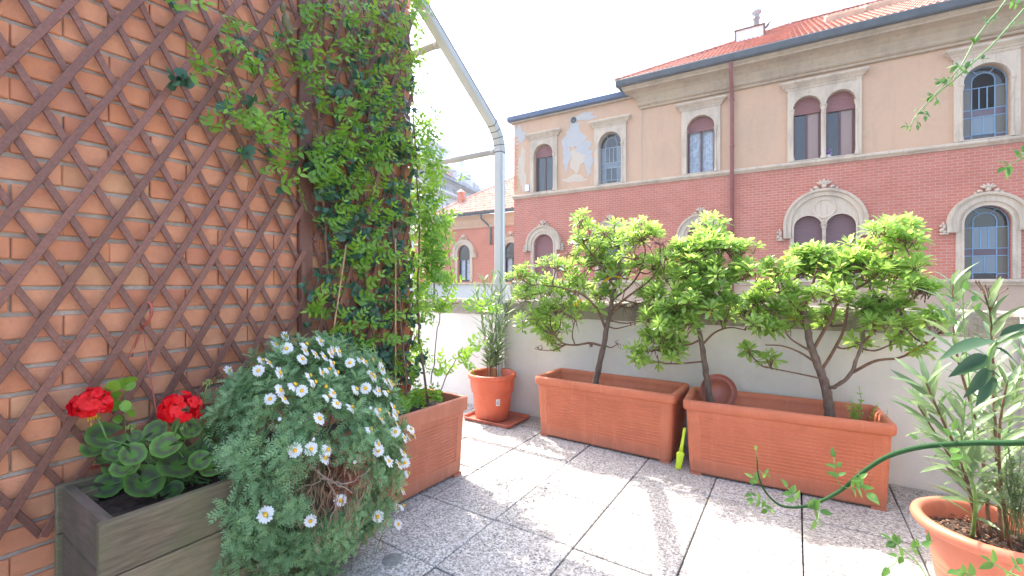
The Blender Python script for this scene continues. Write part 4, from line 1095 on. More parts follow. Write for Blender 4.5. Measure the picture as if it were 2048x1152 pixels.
MB().lathe([(.0135, 0), (.0135, .004), (.011, .0055), (0, .006)], 18, (0, 0, 0), Matrix.Translation(kp) @ Matrix.Rotation(pi / 2, 4, 'Y')).build('wooden_plug', PLANKX, WB, True)

# saucer leaning in the right planter
c = at_y(1437, 782, 1.66)
ds = MB(); ds.lathe([(0, 0), (.086, 0), (.097, .004), (.102, .020), (.0985, .021), (.090, .008), (.074, .0065), (.073, .0095), (.069, .0095), (.068, .0065), (0, .0060)], 40, (0, 0, 0), Matrix.Translation(c) @ Matrix.Rotation(radians(8), 4, 'Z') @ Matrix.Rotation(radians(76), 4, 'X'))
tag(ds.build('round_saucer', m_terra('dark_terracotta', (0.36, 0.105, 0.065), 0.3), None, True), 'round brown plastic saucer leaning behind the middle shrub inside the right planter', 'saucer')
# lime green trowel between the planters
a = at_z(1356, 938, .006); b2 = at_y(1367, 872, a.y + .03)
tr = empty('garden_trowel', a); tag(tr, 'lime green plastic garden trowel handle standing between the two long planters', 'trowel')
d = (b2 - a); sd = Vector((.5, 0, 0))
def flat_rod(sec, nm, mat):
    rs = []
    for t, w, th in sec:
        q = d * t; rs.append([(q.x + w * cos(2 * pi * k / 10), q.y + th * sin(2 * pi * k / 10), q.z) for k in range(10)])
    return MB().rings(rs, True, True).build(nm, mat, tr, True)
flat_rod([(0, .010, .004), (.02, .016, .007), (.25, .019, .010), (.40, .021, .011), (.47, .024, .012), (.52, .015, .009)], 'grip', LIME)
flat_rod([(.50, .012, .008), (.7, .010, .006), (1.0, .008, .005), (1.25, .010, .003)], 'shaft', LIME)

# white rolled awning bundle by the right edge
wr = empty('white_bundle', at_d(2035, 800, 2.35)); tag(wr, 'white rolled up sheet lying by the white side wall at the right edge', 'bundle')
mb = MB(); rs = []
for i in range(22):
    t = i / 21; r = .088 * (1 + .05 * sin(i * 2.4)) * (1 if 0 < i < 21 else .6)
    rs.append([Vector((0, 0, 0)) + RV * (-.11 + .34 * t) + FV * (r * (1 + .04 * sin(5 * 2 * pi * k / 24 + i)) * cos(2 * pi * k / 24)) + ZV * (-.10 * t + r * (1 + .04 * cos(4 * 2 * pi * k / 24 + i * .7)) * sin(2 * pi * k / 24)) for k in range(24)])
mb.rings(rs, True, True); mb.build('rolled_sheet', WHITEPL, wr, True)
MB().tube([(0.02, .0, -.06), (0.02, .0, -wr.location.z)], .03, 10).build('stand', WHITEPL, wr, True)

# ================================================================== LEAVES
def w_obov(t): return (max(0, sin(pi * min(1, t ** 1.5)))) ** .75 if t < 1 else 0
def w_ov(t): return (max(0, sin(pi * t ** .75))) ** .9 * (1 - .25 * t)
def w_lan(t): return max(0, sin(pi * t ** .9)) ** .85
def w_round(t): return max(0, sin(pi * t)) ** .55
def leaf(mb, Ln, W, fn, mtx, curl=.5, fold=.25, n=5, stalk=0.06, wave=0.0, tint=None):
    if tint is not None: mb.tint = tint
    mb.tinted = True
    vs = []; y = z = 0.0; ang = 0.0; prevt = 0
    for i in range(n + 1):
        t = i / n; ds_ = (t - prevt) * Ln; ang = -curl * t; y += ds_ * cos(ang); z += ds_ * sin(ang); prevt = t
        w = W / 2 * max(fn(t), .06 if i == 0 else .0); wv = wave * W * sin(i * 2.3)
        vs += [(-w, y, z + fold * w + wv), (0, y, z), (w, y, z + fold * w - wv)]
    fs = []
    for i in range(n):
        b = 3 * i
        if i == n - 1: fs += [(b, b + 1, b + 4), (b + 1, b + 2, b + 4)]
        else: fs += [(b, b + 1, b + 4, b + 3), (b + 1, b + 2, b + 5, b + 4)]
    mb.add(vs, fs, mtx)
def single_leaf(name, mat, Ln, W, fn, k, **kw):
    out = []
    for i in range(k):
        mb = MB(); leaf(mb, Ln * rnd.uniform(.9, 1.1), W * rnd.uniform(.85, 1.15), fn, None, curl=kw.get('curl', .4) * rnd.uniform(.2, 1.6), fold=kw.get('fold', .25), n=kw.get('n', 6), wave=rnd.uniform(0, .03), tint=rnd.uniform(.1, 1))
        out.append(mb.mesh(name, mat, True))
    return out
def rdir(): 
    while True:
        v = Vector((rnd.uniform(-1, 1), rnd.uniform(-1, 1), rnd.uniform(-1, 1)))
        if .1 < v.length < 1: return v.normalized()
ID = Matrix.Identity(4)

# ---------------- shrubs in the long planters
def whorl(nl, yellow=0):
    mb = MB(); mb.tint = .3; mb.tinted = True
    mb.cur = 1; mb.tube([(0, 0, -.05), (0, 0, 0), (0, 0, .012)], [.0026, .0022, .001], 5); mb.cur = 0
    for k in range(nl):
        ring = k / nl; a = k * 2.399 + rnd.uniform(-.3, .3)
        el = lerp(radians(14), radians(78), ring) + rnd.uniform(-.14, .14)
        Ln = lerp(.084, .050, ring) * rnd.uniform(.85, 1.1)
        d = Vector((cos(a) * cos(el), sin(a) * cos(el), sin(el)))
        up = Vector((-cos(a) * sin(el), -sin(a) * sin(el), cos(el)))
        t = .01 if (yellow and k < yellow) else lerp(.15, .85, ring) + rnd.uniform(-.12, .12)
        leaf(mb, Ln, Ln * .31, w_obov, frame(d * .004 + Vector((0, 0, lerp(-.018, .008, ring))), d, up), curl=rnd.uniform(.1, .9), fold=rnd.uniform(.1, .45), n=5, tint=max(.04, t) if t != .01 else .01)
    return mb.mesh('leaf_cluster', [LF_PIT, TWIG], True)
WH = [whorl(rnd.choice((13, 14, 15, 16))) for _ in range(9)]; WHY = [whorl(11, 2), whorl(12, 4)]
def shrub(label, base, trunks, branches, lobes, r0, dy=0.17):
    p0 = at_y(base[0], base[1], base[2])
    root = empty('shrub', p0); tag(root, label, 'shrub', 'evergreen shrubs in the long planters')
    tr = MB(); nodes = []
    for pts, ra, rb in trunks:
        P = bez([at_y(u, v, y) - p0 for u, v, y in pts], 5); n = len(P)
        P = [p + rdir() * .003 for p in P]
        tr.tube(P, [lerp(ra, rb, i / (n - 1)) * (1 + .08 * sin(i * 2.1)) for i in range(n)], 10)
        nodes += P[n // 3:]
    tr.build('trunk', BARK, root, True)
    br = MB()
    for pts, ra, rb in branches:
        P = bez([at_y(u, v, y) - p0 for u, v, y in pts], 6); n = len(P)
        br.tube(P, [lerp(ra, rb, i / (n - 1)) for i in range(n)], 7); nodes += P[2:]
    pos = []
    for (u, v, rp, *yy) in lobes:
        yv = base[2] + (yy[0] if yy else rnd.uniform(-dy, dy)); c = at_y(u, v, yv); dist = (c - CAM).dot(FV); R = rp / FPX * dist
        c = c - p0
        best = min(nodes, key=lambda q: (q - c).length + max(0, q.z - c.z) * 2)
        mid = best.lerp(c, .5) + Vector((rnd.uniform(-.02, .02), rnd.uniform(-.02, .02), -.02))
        P = bez([best, mid, c], 5); br.tube(P, [lerp(.0062, .0032, i / (len(P) - 1)) for i in range(len(P))], 6)
        for k in range(max(3, int(rp * rp / 92))):
            o = rdir(); o.z = abs(o.z) * .9 if rnd.random() < .72 else o.z
            q = c + Vector((o.x * R, o.y * R * 1.1, o.z * R)) * rnd.uniform(.55, 1.05)
            if q.y + p0.y > 1.83 and q.z + p0.z < 1.05: q.y = 1.83 - p0.y - rnd.uniform(0, .05)
            dr = (o * .55 + Vector((0, 0, .85)) + rdir() * .25).normalized()
            if v > 650 and rnd.random() < .6: dr = (o * .8 + Vector((0, 0, -.35)) + rdir() * .3).normalized()
            m = Matrix.Translation(q) @ dr.to_track_quat('Z', 'Y').to_matrix().to_4x4() @ Matrix.Rotation(rnd.uniform(0, 6.28), 4, 'Z') @ Matrix.Diagonal((1, 1, 1, 1)).__matmul__(Matrix.Scale(rnd.uniform(.72, 1.08), 4))
            pos.append((m, q, o)); 
            P = bez([c, c.lerp(q, .5) + rdir() * .01, q - dr * .045], 3); br.tube(P, [lerp(.0028, .0016, i / (len(P) - 1)) for i in range(len(P))], 4, False)
    tag(br.build('branches', TWIG, root, True), kind='stuff')
    for i, (m, q, o) in enumerate(pos[:300]):
        inst('leaf_cluster', rnd.choice(WHY) if rnd.random() < .035 and o.z < .3 else rnd.choice(WH), root, m)
    return root
yM = 1.67
shrub('broad evergreen shrub standing alone in the middle planter, lowest branch bent left', (1188, 772, yM),
      [([(1188, 778, yM), (1200, 725, yM), (1212, 665, yM), (1224, 605, yM), (1234, 560, yM), (1240, 520, yM)], .024, .009)],
      [([(1206, 692, yM), (1180, 686, yM - .03), (1150, 690, yM - .06), (1125, 686, yM - .1), (1108, 668, yM - .12)], .009, .005),
       ([(1212, 660, yM), (1195, 620, yM - .05), (1165, 590, yM - .1), (1120, 575, yM - .1), (1080, 570, yM - .1)], .010, .004),
       ([(1222, 620, yM), (1260, 590, yM - .05), (1300, 560, yM - .05), (1320, 530, yM)], .009, .004),
       ([(1230, 575, yM), (1200, 530, yM - .05), (1170, 490, yM - .05), (1158, 450, yM - .05)], .008, .003),
       ([(1226, 600, yM), (1270, 560, yM + .05), (1290, 510, yM + .05), (1285, 470, yM + .05)], .008, .003),
       ([(1216, 640, yM), (1240, 610, yM - .1), (1250, 580, yM - .15)], .006, .003)],
      [(1178, 482, 44), (1162, 446, 24), (1285, 482, 46), (1235, 496, 52), (1075, 588, 46), (1042, 558, 30), (1112, 540, 36), (1062, 640, 34), (1150, 585, 46), (1240, 556, 48), (1100, 682, 26), (1306, 540, 40), (1300, 600, 32), (1182, 535, 50), (1122, 628, 44), (1052, 600, 30), (1090, 660, 34), (1200, 600, 34), (1272, 610, 30), (1235, 688, 12), (1245, 612, 26), (1320, 490, 30), (1140, 510, 30), (1210, 470, 36), (1255, 465, 30), (1180, 690, 8), (1270, 520, 40), (1205, 520, 40), (1100, 620, 36), (1150, 640, 30), (1290, 640, 26), (1262, 650, 18), (1080, 700, 22), (1118, 665, 26)], .024)
y2 = 1.62
shrub('dense evergreen shrub leaning left at the left end of the right planter', (1422, 805, y2),
      [([(1422, 812, y2), (1414, 760, y2), (1406, 700, y2), (1395, 650, y2), (1390, 600, y2), (1398, 555, y2)], .021, .008)],
      [([(1404, 690, y2), (1430, 665, y2), (1460, 655, y2 + .05), (1490, 660, y2 + .05)], .007, .003),
       ([(1400, 680, y2), (1375, 690, y2 - .1), (1345, 690, y2 - .15), (1315, 670, y2 - .15)], .007, .003),
       ([(1394, 640, y2), (1360, 600, y2 - .1), (1335, 565, y2 - .1)], .008, .003),
       ([(1392, 610, y2), (1430, 570, y2 - .05), (1470, 530, y2), (1490, 500, y2)], .008, .003),
       ([(1398, 570, y2), (1410, 520, y2), (1418, 465, y2)], .007, .003)],
      [(1420, 462, 32), (1402, 506, 42), (1340, 560, 42), (1482, 502, 30), (1440, 556, 46), (1380, 600, 42), (1322, 648, 36, -.15), (1285, 718, 20, -.1), (1268, 700, 12, -.1), (1338, 688, 26, -.15), (1462, 612, 30), (1500, 552, 26), (1506, 610, 24), (1368, 510, 32), (1350, 620, 34, -.15), (1300, 680, 24, -.1), (1420, 620, 32), (1450, 500, 34), (1390, 550, 40), (1330, 520, 26), (1372, 650, 26, -.2), (1412, 590, 34), (1318, 600, 30), (1310, 700, 26, -.15), (1350, 705, 22, -.15), (1375, 560, 36), (1440, 640, 24), (1335, 655, 34, -.2)], .021)
y3 = 1.66
shrub('open evergreen shrub with forked trunk near the right end of the right planter', (1660, 835, y3),
      [([(1660, 840, y3), (1657, 800, y3), (1648, 762, y3), (1634, 725, y3), (1620, 685, y3), (1611, 640, y3), (1607, 612, y3)], .026, .014),
       ([(1654, 775, y3), (1672, 772, y3 - .03), (1700, 748, y3 - .06), (1718, 705, y3 - .06), (1728, 660, y3 - .05), (1730, 620, y3 - .05)], .011, .006)],
      [([(1646, 758, y3), (1610, 750, y3 - .08), (1570, 742, y3 - .12), (1535, 735, y3 - .12)], .005, .003),
       ([(1636, 728, y3), (1600, 705, y3 - .06), (1565, 692, y3 - .1), (1530, 690, y3 - .1)], .007, .003),
       ([(1628, 705, y3), (1600, 690, y3 - .06), (1575, 670, y3 - .1), (1545, 620, y3 - .1)], .007, .003),
       ([(1640, 745, y3), (1668, 700, y3), (1690, 650, y3), (1700, 560, y3), (1700, 520, y3)], .009, .004),
       ([(1608, 620, y3), (1625, 570, y3 - .05), (1636, 530, y3 - .05), (1644, 525, y3 - .05)], .009, .004),
       ([(1626, 700, y3), (1660, 640, y3 - .05), (1680, 600, y3 - .05), (1740, 560, y3 - .05), (1780, 520, y3), (1790, 460, y3)], .009, .004),
       ([(1705, 745, y3 - .06), (1750, 722, y3 - .1), (1800, 715, y3 - .12), (1850, 690, y3 - .12), (1880, 665, y3 - .12)], .008, .003),
       ([(1722, 690, y3 - .05), (1770, 640, y3 - .1), (1820, 600, y3 - .1), (1845, 580, y3 - .1)], .007, .003),
       ([(1611, 640, y3), (1580, 600, y3), (1560, 560, y3), (1556, 540, y3)], .008, .003)],
      [(1642, 518, 34), (1560, 545, 34), (1540, 578, 30), (1500, 622, 26), (1622, 548, 42), (1702, 522, 38), (1722, 545, 42), (1790, 466, 34), (1812, 486, 28), (1778, 556, 42), (1836, 588, 32), (1872, 645, 26, -.2), (1660, 592, 36), (1732, 618, 32), (1556, 626, 30), (1516, 650, 22, -.15), (1500, 708, 17, -.15), (1545, 722, 14, -.15), (1780, 690, 18), (1592, 600, 30), (1755, 462, 20), (1590, 520, 24), (1800, 620, 24), (1680, 545, 30), (1745, 508, 28), (1520, 600, 22), (1830, 540, 24), (1720, 690, 14), (1840, 700, 12, -.15), (1590, 640, 28), (1650, 640, 24), (1540, 655, 24, -.1), (1760, 650, 26), (1810, 655, 24), (1600, 550, 32), (1680, 535, 30), (1760, 600, 30)], .026)

# ---------------- oleanders
OL = single_leaf('leaf', LF_OLE, .130, .021, w_lan, 8, curl=.35, fold=.3)
OLB = single_leaf('leaf', LF_OLE, .125, .021, w_lan, 8, curl=.35, fold=.35)
def oleander(label, base, stems, meshes, per, rad, sc=(.7, 1.05), bare=.28, limit=300):
    root = empty('oleander', base); tag(root, label, 'oleander', 'potted oleanders')
    n_ = 0
    for pts in stems:
        P = bez([Vector(p) - base for p in pts], 8); n = len(P)
        MB().tube(P, [lerp(rad, rad * .45, i / (n - 1)) for i in range(n)], 6).build('stem', GSTEM if rnd.random() < .5 else TWIG, root, True)
        ln = sum((P[i + 1] - P[i]).length for i in range(n - 1)); m = int(ln / per)
        for k in range(m):
            t = bare + (1 - bare) * (k + .5) / m; i = min(n - 2, int(t * (n - 1))); f = t * (n - 1) - i; p = P[i].lerp(P[i + 1], f); d = (P[i + 1] - P[i]).normalized()
            a0 = rnd.uniform(0, 6.28)
            for j in range(3):
                if n_ >= limit: break
                a = a0 + j * 2.094 + rnd.uniform(-.3, .3); s1 = d.orthogonal().normalized(); s2 = d.cross(s1); o = s1 * cos(a) + s2 * sin(a)
                el = lerp(.6, 1.9, t) * rnd.uniform(.6, 1.3)
                dr = (o + d * el).normalized()
                inst('leaf', rnd.choice(meshes), root, frame(p, dr, d - dr * d.dot(dr), rnd.uniform(*sc) * (.8 if t > .95 else 1), rnd.uniform(-.5, .5))); n_ += 1
    return root
bp = Vector((PX, PY, .295))
oleander('upright young oleander in the round pot in the far corner', bp,
         [[bp + Vector((dx * .25, dy_, 0)), bp + Vector((dx * .35, dy_, .25)), at_y(u, v, PY + dy_)] for u, v, dx, dy_ in ((950, 575, -.12, 0), (966, 556, -.08, .05), (984, 548, 0, 0), (1006, 552, .06, -.04), (1034, 560, .12, .02), (1018, 610, .1, -.06), (996, 590, .03, .08), (962, 640, -.06, -.05))], OL, .052, .0045, (.68, 1.08), .26)
bq = Vector((RX, RY, .28))
oleander('large oleander with long pale leaves in the wide pot at the right edge', bq,
         [[bq + Vector((.0, .02, 0)), at_d(1960, 880, 1.50), at_d(1912, 700, 1.50), at_d(1905, 560, 1.5)],
          [bq + Vector((.02, 0, 0)), at_d(1990, 850, 1.45), at_d(1985, 700, 1.45), at_d(1978, 590, 1.45)],
          [bq + Vector((-.03, 0, 0)), at_d(1925, 930, 1.42), at_d(1880, 830, 1.40), at_d(1850, 760, 1.38)],
          [bq + Vector((-.02, .02, 0)), at_d(1930, 960, 1.50), at_d(1885, 890, 1.5), at_d(1830, 800, 1.5)],
          [bq + Vector((.03, .03, 0)), at_d(2010, 900, 1.55), at_d(2035, 780, 1.55), at_d(2060, 680, 1.55)],
          [bq + Vector((.03, -.03, 0)), at_d(2000, 950, 1.35), at_d(2000, 850, 1.32), at_d(2015, 760, 1.3)],
          [bq + Vector((-.05, -.02, 0)), at_d(1950, 990, 1.36), at_d(1925, 900, 1.34), at_d(1930, 800, 1.33)]], OLB, .050, .0055, (.7, 1.12), .12)
# feathery grey sprig in the same pot
fe = MB(); fe.tinted = True
b0 = at_d(2030, 1040, 1.33); sp = empty('lavender', b0); tag(sp, 'feathery grey green lavender tuft in front of the oleander at the right edge', 'plant')
for k in range(14):
    top = at_d(rnd.uniform(1985, 2075), rnd.uniform(890, 980), rnd.uniform(1.24, 1.36)) - b0
    P = bez([Vector((rnd.uniform(-.02, .02), rnd.uniform(-.02, .02), -.05)), top * .5 + rdir() * .01, top], 7); fe.tube(P, .0012, 4, False)
    for i, p in enumerate(P[3:]):
        for j in range(7): 
            o = rdir(); o.z = abs(o.z); leaf(fe, .022, .0028, w_lan, frame(p, (o + (P[-1] - P[0]).normalized() * .8)), n=2, tint=rnd.random())
tag(fe.build('foliage', LF_OLE, sp), kind='stuff')
# bare flower stalk tips above the oleander
ft = MB(); c0 = at_d(1980, 600, 1.45)
for k in range(7):
    e = c0 + Vector((rnd.uniform(-.04, .04), rnd.uniform(-.04, .04), rnd.uniform(.03, .09))); ft.tube([c0 - Vector((0, 0, .04)), c0.lerp(e, .5), e], [.0016, .0012, .0020], 5); ft.tube([e, e + Vector((0, 0, .008))], [.003, .001], 5)
tag(ft.build('seed_stalk', TWIG, None, True), 'thin branching stalk with dry buds above the large oleander', 'stalk')

# ---------------- climbing plant on the trellis
def sprig(nn, Ll, mat, rnd_leaf=w_ov, wr_=.50, dark=False):
    mb = MB(); mb.tinted = True; mb.tint = .5
    H = .024 * nn; P = bez([(0, 0, 0), (rnd.uniform(-.02, .02), H * .5, rnd.uniform(-.005, .015)), (rnd.uniform(-.02, .02), H, rnd.uniform(-.01, .02))], 6)
    mb.cur = 1; mb.tube(P, [lerp(.0015, .0006, i / (len(P) - 1)) for i in range(len(P))], 4, False); mb.cur = 0
    for k in range(nn):
        t = (k + .6) / nn; i = min(len(P) - 2, int(t * (len(P) - 1))); p = P[i]; d = (P[i + 1] - P[i]).normalized()
        s1 = d.cross(Vector((0, 0, 1))).normalized(); s2 = s1.cross(d)
        rot = rnd.uniform(-.7, .7)
        for s in (-1, 1):
            o = (s1 * cos(rot) + s2 * sin(rot)) * s; l = Ll * rnd.uniform(.7, 1.15) * (1 - .35 * t)
            dr = (o + d * rnd.uniform(.3, 1.0)).normalized()
            leaf(mb, l, l * wr_ * rnd.uniform(.85, 1.15), rnd_leaf, frame(p, dr, Vector((0, 0, 1)) + s2 * .4), curl=rnd.uniform(0, .8), fold=rnd.uniform(.1, .35), n=4, tint=min(1, .25 + .6 * t + rnd.uniform(-.1, .2)))
    leaf(mb, Ll * .7, Ll * .26, rnd_leaf, frame(P[-1], P[-1] - P[-2], Vector((0, 0, 1))), n=4, tint=.9)
    return mb
SPB = [sprig(rnd.choice((4, 4, 5, 5)), .047, LF_VINE).mesh('leafy_shoot', [LF_VINE, GSTEM], True) for _ in range(9)]
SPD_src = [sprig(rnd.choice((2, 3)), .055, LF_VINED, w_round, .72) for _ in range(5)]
vine = empty('climbing_plant', (-0.38, 0.35, 0.42)); tag(vine, 'dense leafy climbing plant growing up the trellis at the corner of the brick wall', 'climber')
VO = vine.location.copy()
wood = [[(-.25, .30, .40), (-.36, .32, .9), (-.37, .25, 1.5), (-.35, .30, 2.1), (-.37, .22, 2.7), (-.37, .25, 3.1)],
        [(-.22, .45, .40), (-.34, .50, 1.0), (-.36, .45, 1.6), (-.35, .52, 2.2), (-.36, .45, 2.8)],
        [(-.22, .60, .40), (-.33, .64, .9), (-.34, .66, 1.5), (-.35, .62, 2.1), (-.37, .6, 2.7)],
        [(-.25, .20, .40), (-.36, .12, .8), (-.37, .05, 1.3), (-.36, .0, 1.9), (-.38, .04, 2.5), (-.38, -.05, 3.0)],
        [(-.36, .02, 1.9), (-.37, -.15, 1.95), (-.37, -.28, 2.1), (-.37, -.40, 2.3)],
        [(-.36, .05, 1.35), (-.38, -.10, 1.5), (-.38, -.22, 1.66), (-.38, -.36, 1.8), (-.38, -.44, 2.05)],
        [(-.36, .10, 2.5), (-.37, -.1, 2.35), (-.37, -.3, 2.45)],
        [(-.24, .66, .5), (-.28, .78, .9), (-.26, .86, 1.1), (-.30, .84, 1.5), (-.33, .82, 1.9)],
        [(-.22, .68, .42), (-.18, .86, .66), (-.14, 1.0, .62)], [(-.26, .75, .95), (-.20, .95, .98), (-.16, 1.1, .93)]]
for k, w in enumerate(wood):
    P = bez([Vector(p) - VO for p in w], 8); P = [p + rdir() * .006 for p in P]; n = len(P)
    r0 = .008 if k < 4 else .0035
    MB().tube(P, [lerp(r0, r0 * .4, i / (n - 1)) for i in range(n)], 6).build('stem', TWIG, vine, True)
def vpos(u, v, x, lift=0): return at_x(u, v, x)
bright = []; dark = []
def sample(box_, nB, nD, xr=(-.39, -.29), cond=None):
    for lst, n in ((bright, nB), (dark, nD)):
        c_ = 0; g = 0
        while c_ < n and g < 5000:
            g += 1
            u = rnd.uniform(box_[0], box_[2]); v = rnd.uniform(box_[1], box_[3])
            if cond and not cond(u, v): continue
            x = rnd.uniform(*xr) if lst is bright else rnd.uniform(-.40, -.36)
            lst.append((at_x(u, v, x), u, v)); c_ += 1
gap = lambda u, v: not ((640 < u < 700 and 500 < v < 660 and rnd.random() < .5) or (600 < u < 640 and v > 400 and rnd.random() < .8) or (v < 220 and rnd.random() < .3))
sample((625, 0, 740, 330), 42, 26, cond=gap)
sample((700, 0, 830, 330), 80, 60, cond=gap)
sample((610, 300, 830, 520), 92, 100, cond=gap)
sample((610, 500, 830, 760), 84, 110, cond=gap)
sample((550, 20, 640, 340), 26, 9)
sample((600, 290, 660, 360), 6, 16)
band = lambda a, b2, w: (lambda u, v: abs((b2[1] - a[1]) * (u - a[0]) - (b2[0] - a[0]) * (v - a[1])) / hypot(b2[0] - a[0], b2[1] - a[1]) < w)
sample((400, 180, 610, 400), 15, 7, cond=band((400, 190), (610, 380), 50))
sample((330, 0, 560, 120), 7, 3, cond=band((330, 10), (560, 100), 30))
sample((350, 90, 470, 190), 3, 2)
sample((440, 60, 600, 260), 12, 4)
for k in range(95):   # shoots that stand out past the wall corner
    z = rnd.choice((rnd.uniform(.9, 1.5), rnd.uniform(1.2, 2.1))); y = .67 + abs(rnd.gauss(0, .075)) + (.04 if z < 1.6 else 0)
    bright.append((Vector((rnd.uniform(-.40, -.27), y, z)), 850, 400))
for k in range(16):
    t = rnd.random(); p = Vector((-.24, .70, .55)).lerp(Vector((-.17, 1.0, .66)), t) + rdir() * .05; bright.append((p, 900, 700))
for k in range(12):
    t = rnd.random(); p = Vector((-.27, .74, .95)).lerp(Vector((-.16, 1.08, .95)), t) + rdir() * .05; bright.append((p, 900, 650))
rnd.shuffle(bright)
vfol = MB(); vfol.tinted = True
for i, (p, u, v) in enumerate(bright):
    out = Vector((1, 0, 0)) if u < 835 else Vector((.5, .7, 0))
    dr = (out * rnd.uniform(.2, .9) + Vector((0, rnd.uniform(-.7, .9), rnd.uniform(-.25, .8)))).normalized()
    m = frame(p - VO, dr, Vector((.8, -.2, .7)), rnd.uniform(.75, 1.2), rnd.uniform(-.5, .5))
    if i < 298: inst('leafy_shoot', rnd.choice(SPB), vine, m)
    else:
        me = rnd.choice(SPB); vfol.tint = rnd.uniform(.3, .9); vfol.add([w.co for w in me.vertices], [tuple(q.vertices) for q in me.polygons], m)
if vfol.v: tag(vfol.build('outer_foliage', LF_VINE, vine, True), kind='stuff')
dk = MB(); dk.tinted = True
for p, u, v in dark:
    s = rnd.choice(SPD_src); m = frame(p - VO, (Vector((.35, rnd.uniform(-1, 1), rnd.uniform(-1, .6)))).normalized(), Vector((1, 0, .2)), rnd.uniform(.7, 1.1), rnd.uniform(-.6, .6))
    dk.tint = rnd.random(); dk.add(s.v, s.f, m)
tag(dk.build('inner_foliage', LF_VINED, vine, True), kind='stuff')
# foliage added round the corner, mostly unseen, to thicken the wall shadow
cr_ = MB(); cr_.tinted = True
for k in range(420):
    me = rnd.choice(SPB)
    if k < 230: p = Vector((rnd.uniform(-.80, -.50), rnd.uniform(.70, .93), rnd.uniform(.4, 3.0)))
    else: p = Vector((rnd.uniform(-.50, -.30), .69 + abs(rnd.gauss(0, .06)), rnd.choice((rnd.uniform(.9, 1.75), rnd.uniform(1.1, 2.2)))))
    cr_.tint = rnd.uniform(.1, .9)
    cr_.add([w.co for w in me.vertices], [tuple(q.vertices) for q in me.polygons], frame(p - VO, Vector((rnd.uniform(-.5, .8), rnd.uniform(0, 1), rnd.uniform(-.6, .8))), Vector((.6, .3, .6)), rnd.uniform(.7, 1.1), rnd.uniform(-.8, .8)))
tag(cr_.build('added_corner_foliage', LF_VINE, vine, True), kind='stuff')
# undergrowth in the planter at its foot
ug = MB(); ug.tinted = True
for k in range(40):
    me = rnd.choice(SPB); p = Vector((rnd.uniform(-.33, -.10), rnd.uniform(.30, .66), .41)); ug.tint = rnd.random()
    ug.add([w.co for w in me.vertices], [tuple(q.vertices) for q in me.polygons], frame(p - VO, Vector((rnd.uniform(-.5, .5), rnd.uniform(-.5, .5), 1)), Vector((0, 0, 1)), rnd.uniform(.6, 1)))
tag(ug.build('undergrowth', LF_VINE, vine, True), kind='stuff')
# seed pods high on the post, dry curled leaves
PODC = plain('seed_pod', (0.13, 0.115, 0.05), .7, .35, 40)
for (u, v, s) in ((572, 42, 1.1), (578, 60, 1.0), (598, 110, 1.15), (620, 140, .9), (566, 15, .8)):
    p = at_x(u, v, -.34) - VO
    MB().lathe([(0, -.034), (.009, -.028), (.016, -.008), (.017, .006), (.012, .022), (.004, .032), (0, .034)], 10, (0, 0, 0), Matrix.Translation(p) @ Matrix.Rotation(rnd.uniform(-.3, .3), 4, 'X') @ Matrix.Scale(s, 4)).build('seed_pod', PODC, vine, True)
# canes
for (a, b2, lab) in (((690, 505), (668, 655), 'thin bamboo cane leaning in the climbing plant, left one'), ((791, 500), (791, 725), 'thin upright bamboo cane at the wall corner in the climbing plant')):
    mb = MB(); p, q = at_x(*a, -.30), at_x(*b2, -.30); mb.tube([p + (p - q) * .1, q, q + (q - p) * 1.1 if b2[1] > 700 else q + (q - p) * 1.4], .0042, 8)
    tag(mb.build('bamboo_cane', CANE, None, True), lab, 'cane')

# ---------------- daisies
BC = Vector((-0.02, -0.26, 0.43))
dz = empty('daisy_bush', Vector((-0.06, -0.2, 0.40))); tag(dz, 'big sprawling bush of white daisies with feathery blue green leaves between the planters', 'daisy bush')
DO = dz.location.copy()
def rosette(nl, Ln, mat, dry=False):
    mb = MB(); mb.tinted = True
    for k in range(nl):
        t = k / nl; a = k * 2.399 + rnd.uniform(-.2, .2); el = lerp(radians(-10), radians(70), t) + rnd.uniform(-.15, .15); l = Ln * lerp(1, .65, t) * rnd.uniform(.85, 1.1)
        d = Vector((cos(a) * cos(el), sin(a) * cos(el), sin(el))); up = Vector((-cos(a) * sin(el), -sin(a) * sin(el), cos(el))); M = frame(Vector((0, 0, lerp(-.03, .005, t))), d, up)
        mb.tint = max(.05, lerp(.1, 1, t) + rnd.uniform(-.15, .15)); cu = rnd.uniform(.1, .9)
        # pinnate leaf: rachis plus narrow lobes
        def pt(x, y): return (x, y * (1 - .12 * cu * (y / l)), -cu * y * y / l * .6 + abs(x) * .35)
        w = .0012; mb.add([pt(-w * .6, 0), pt(w * .6, 0), pt(w, l * .5), pt(w * .5, l), pt(-w * .5, l), pt(-w, l * .5)], [(0, 1, 2, 5), (5, 2, 3, 4)], M)
        for j in range(4):
            yy = l * (.34 + .17 * j); ll = l * (.34 - .035 * j) * rnd.uniform(.8, 1.15)
            for s in (-1, 1):
                x1, y1_ = s * ll * .62, yy + ll * .72; ww = .00135
                mb.add([pt(0, yy - ww), pt(0, yy + ww), pt(x1 * .55 - s * ww * .5, yy + (y1_ - yy) * .5 + ww), pt(x1, y1_), pt(x1 * .62 + s * ww * .8, yy + (y1_ - yy) * .5 - ww)], [(0, 1, 2, 3, 4) if s < 0 else (4, 3, 2, 1, 0)], M)
                if j < 3:
                    xm, ym = x1 * .55, yy + (y1_ - yy) * .5
                    mb.add([pt(xm, ym - ww), pt(xm, ym + ww), pt(xm + s * ll * .42, ym + ll * .12)], [(0, 1, 2) if s < 0 else (2, 1, 0)], M)
        mb.add([pt(-w, l * .9), pt(w, l * .9), pt(0, l * 1.12)], [(0, 1, 2)], M)
    return mb
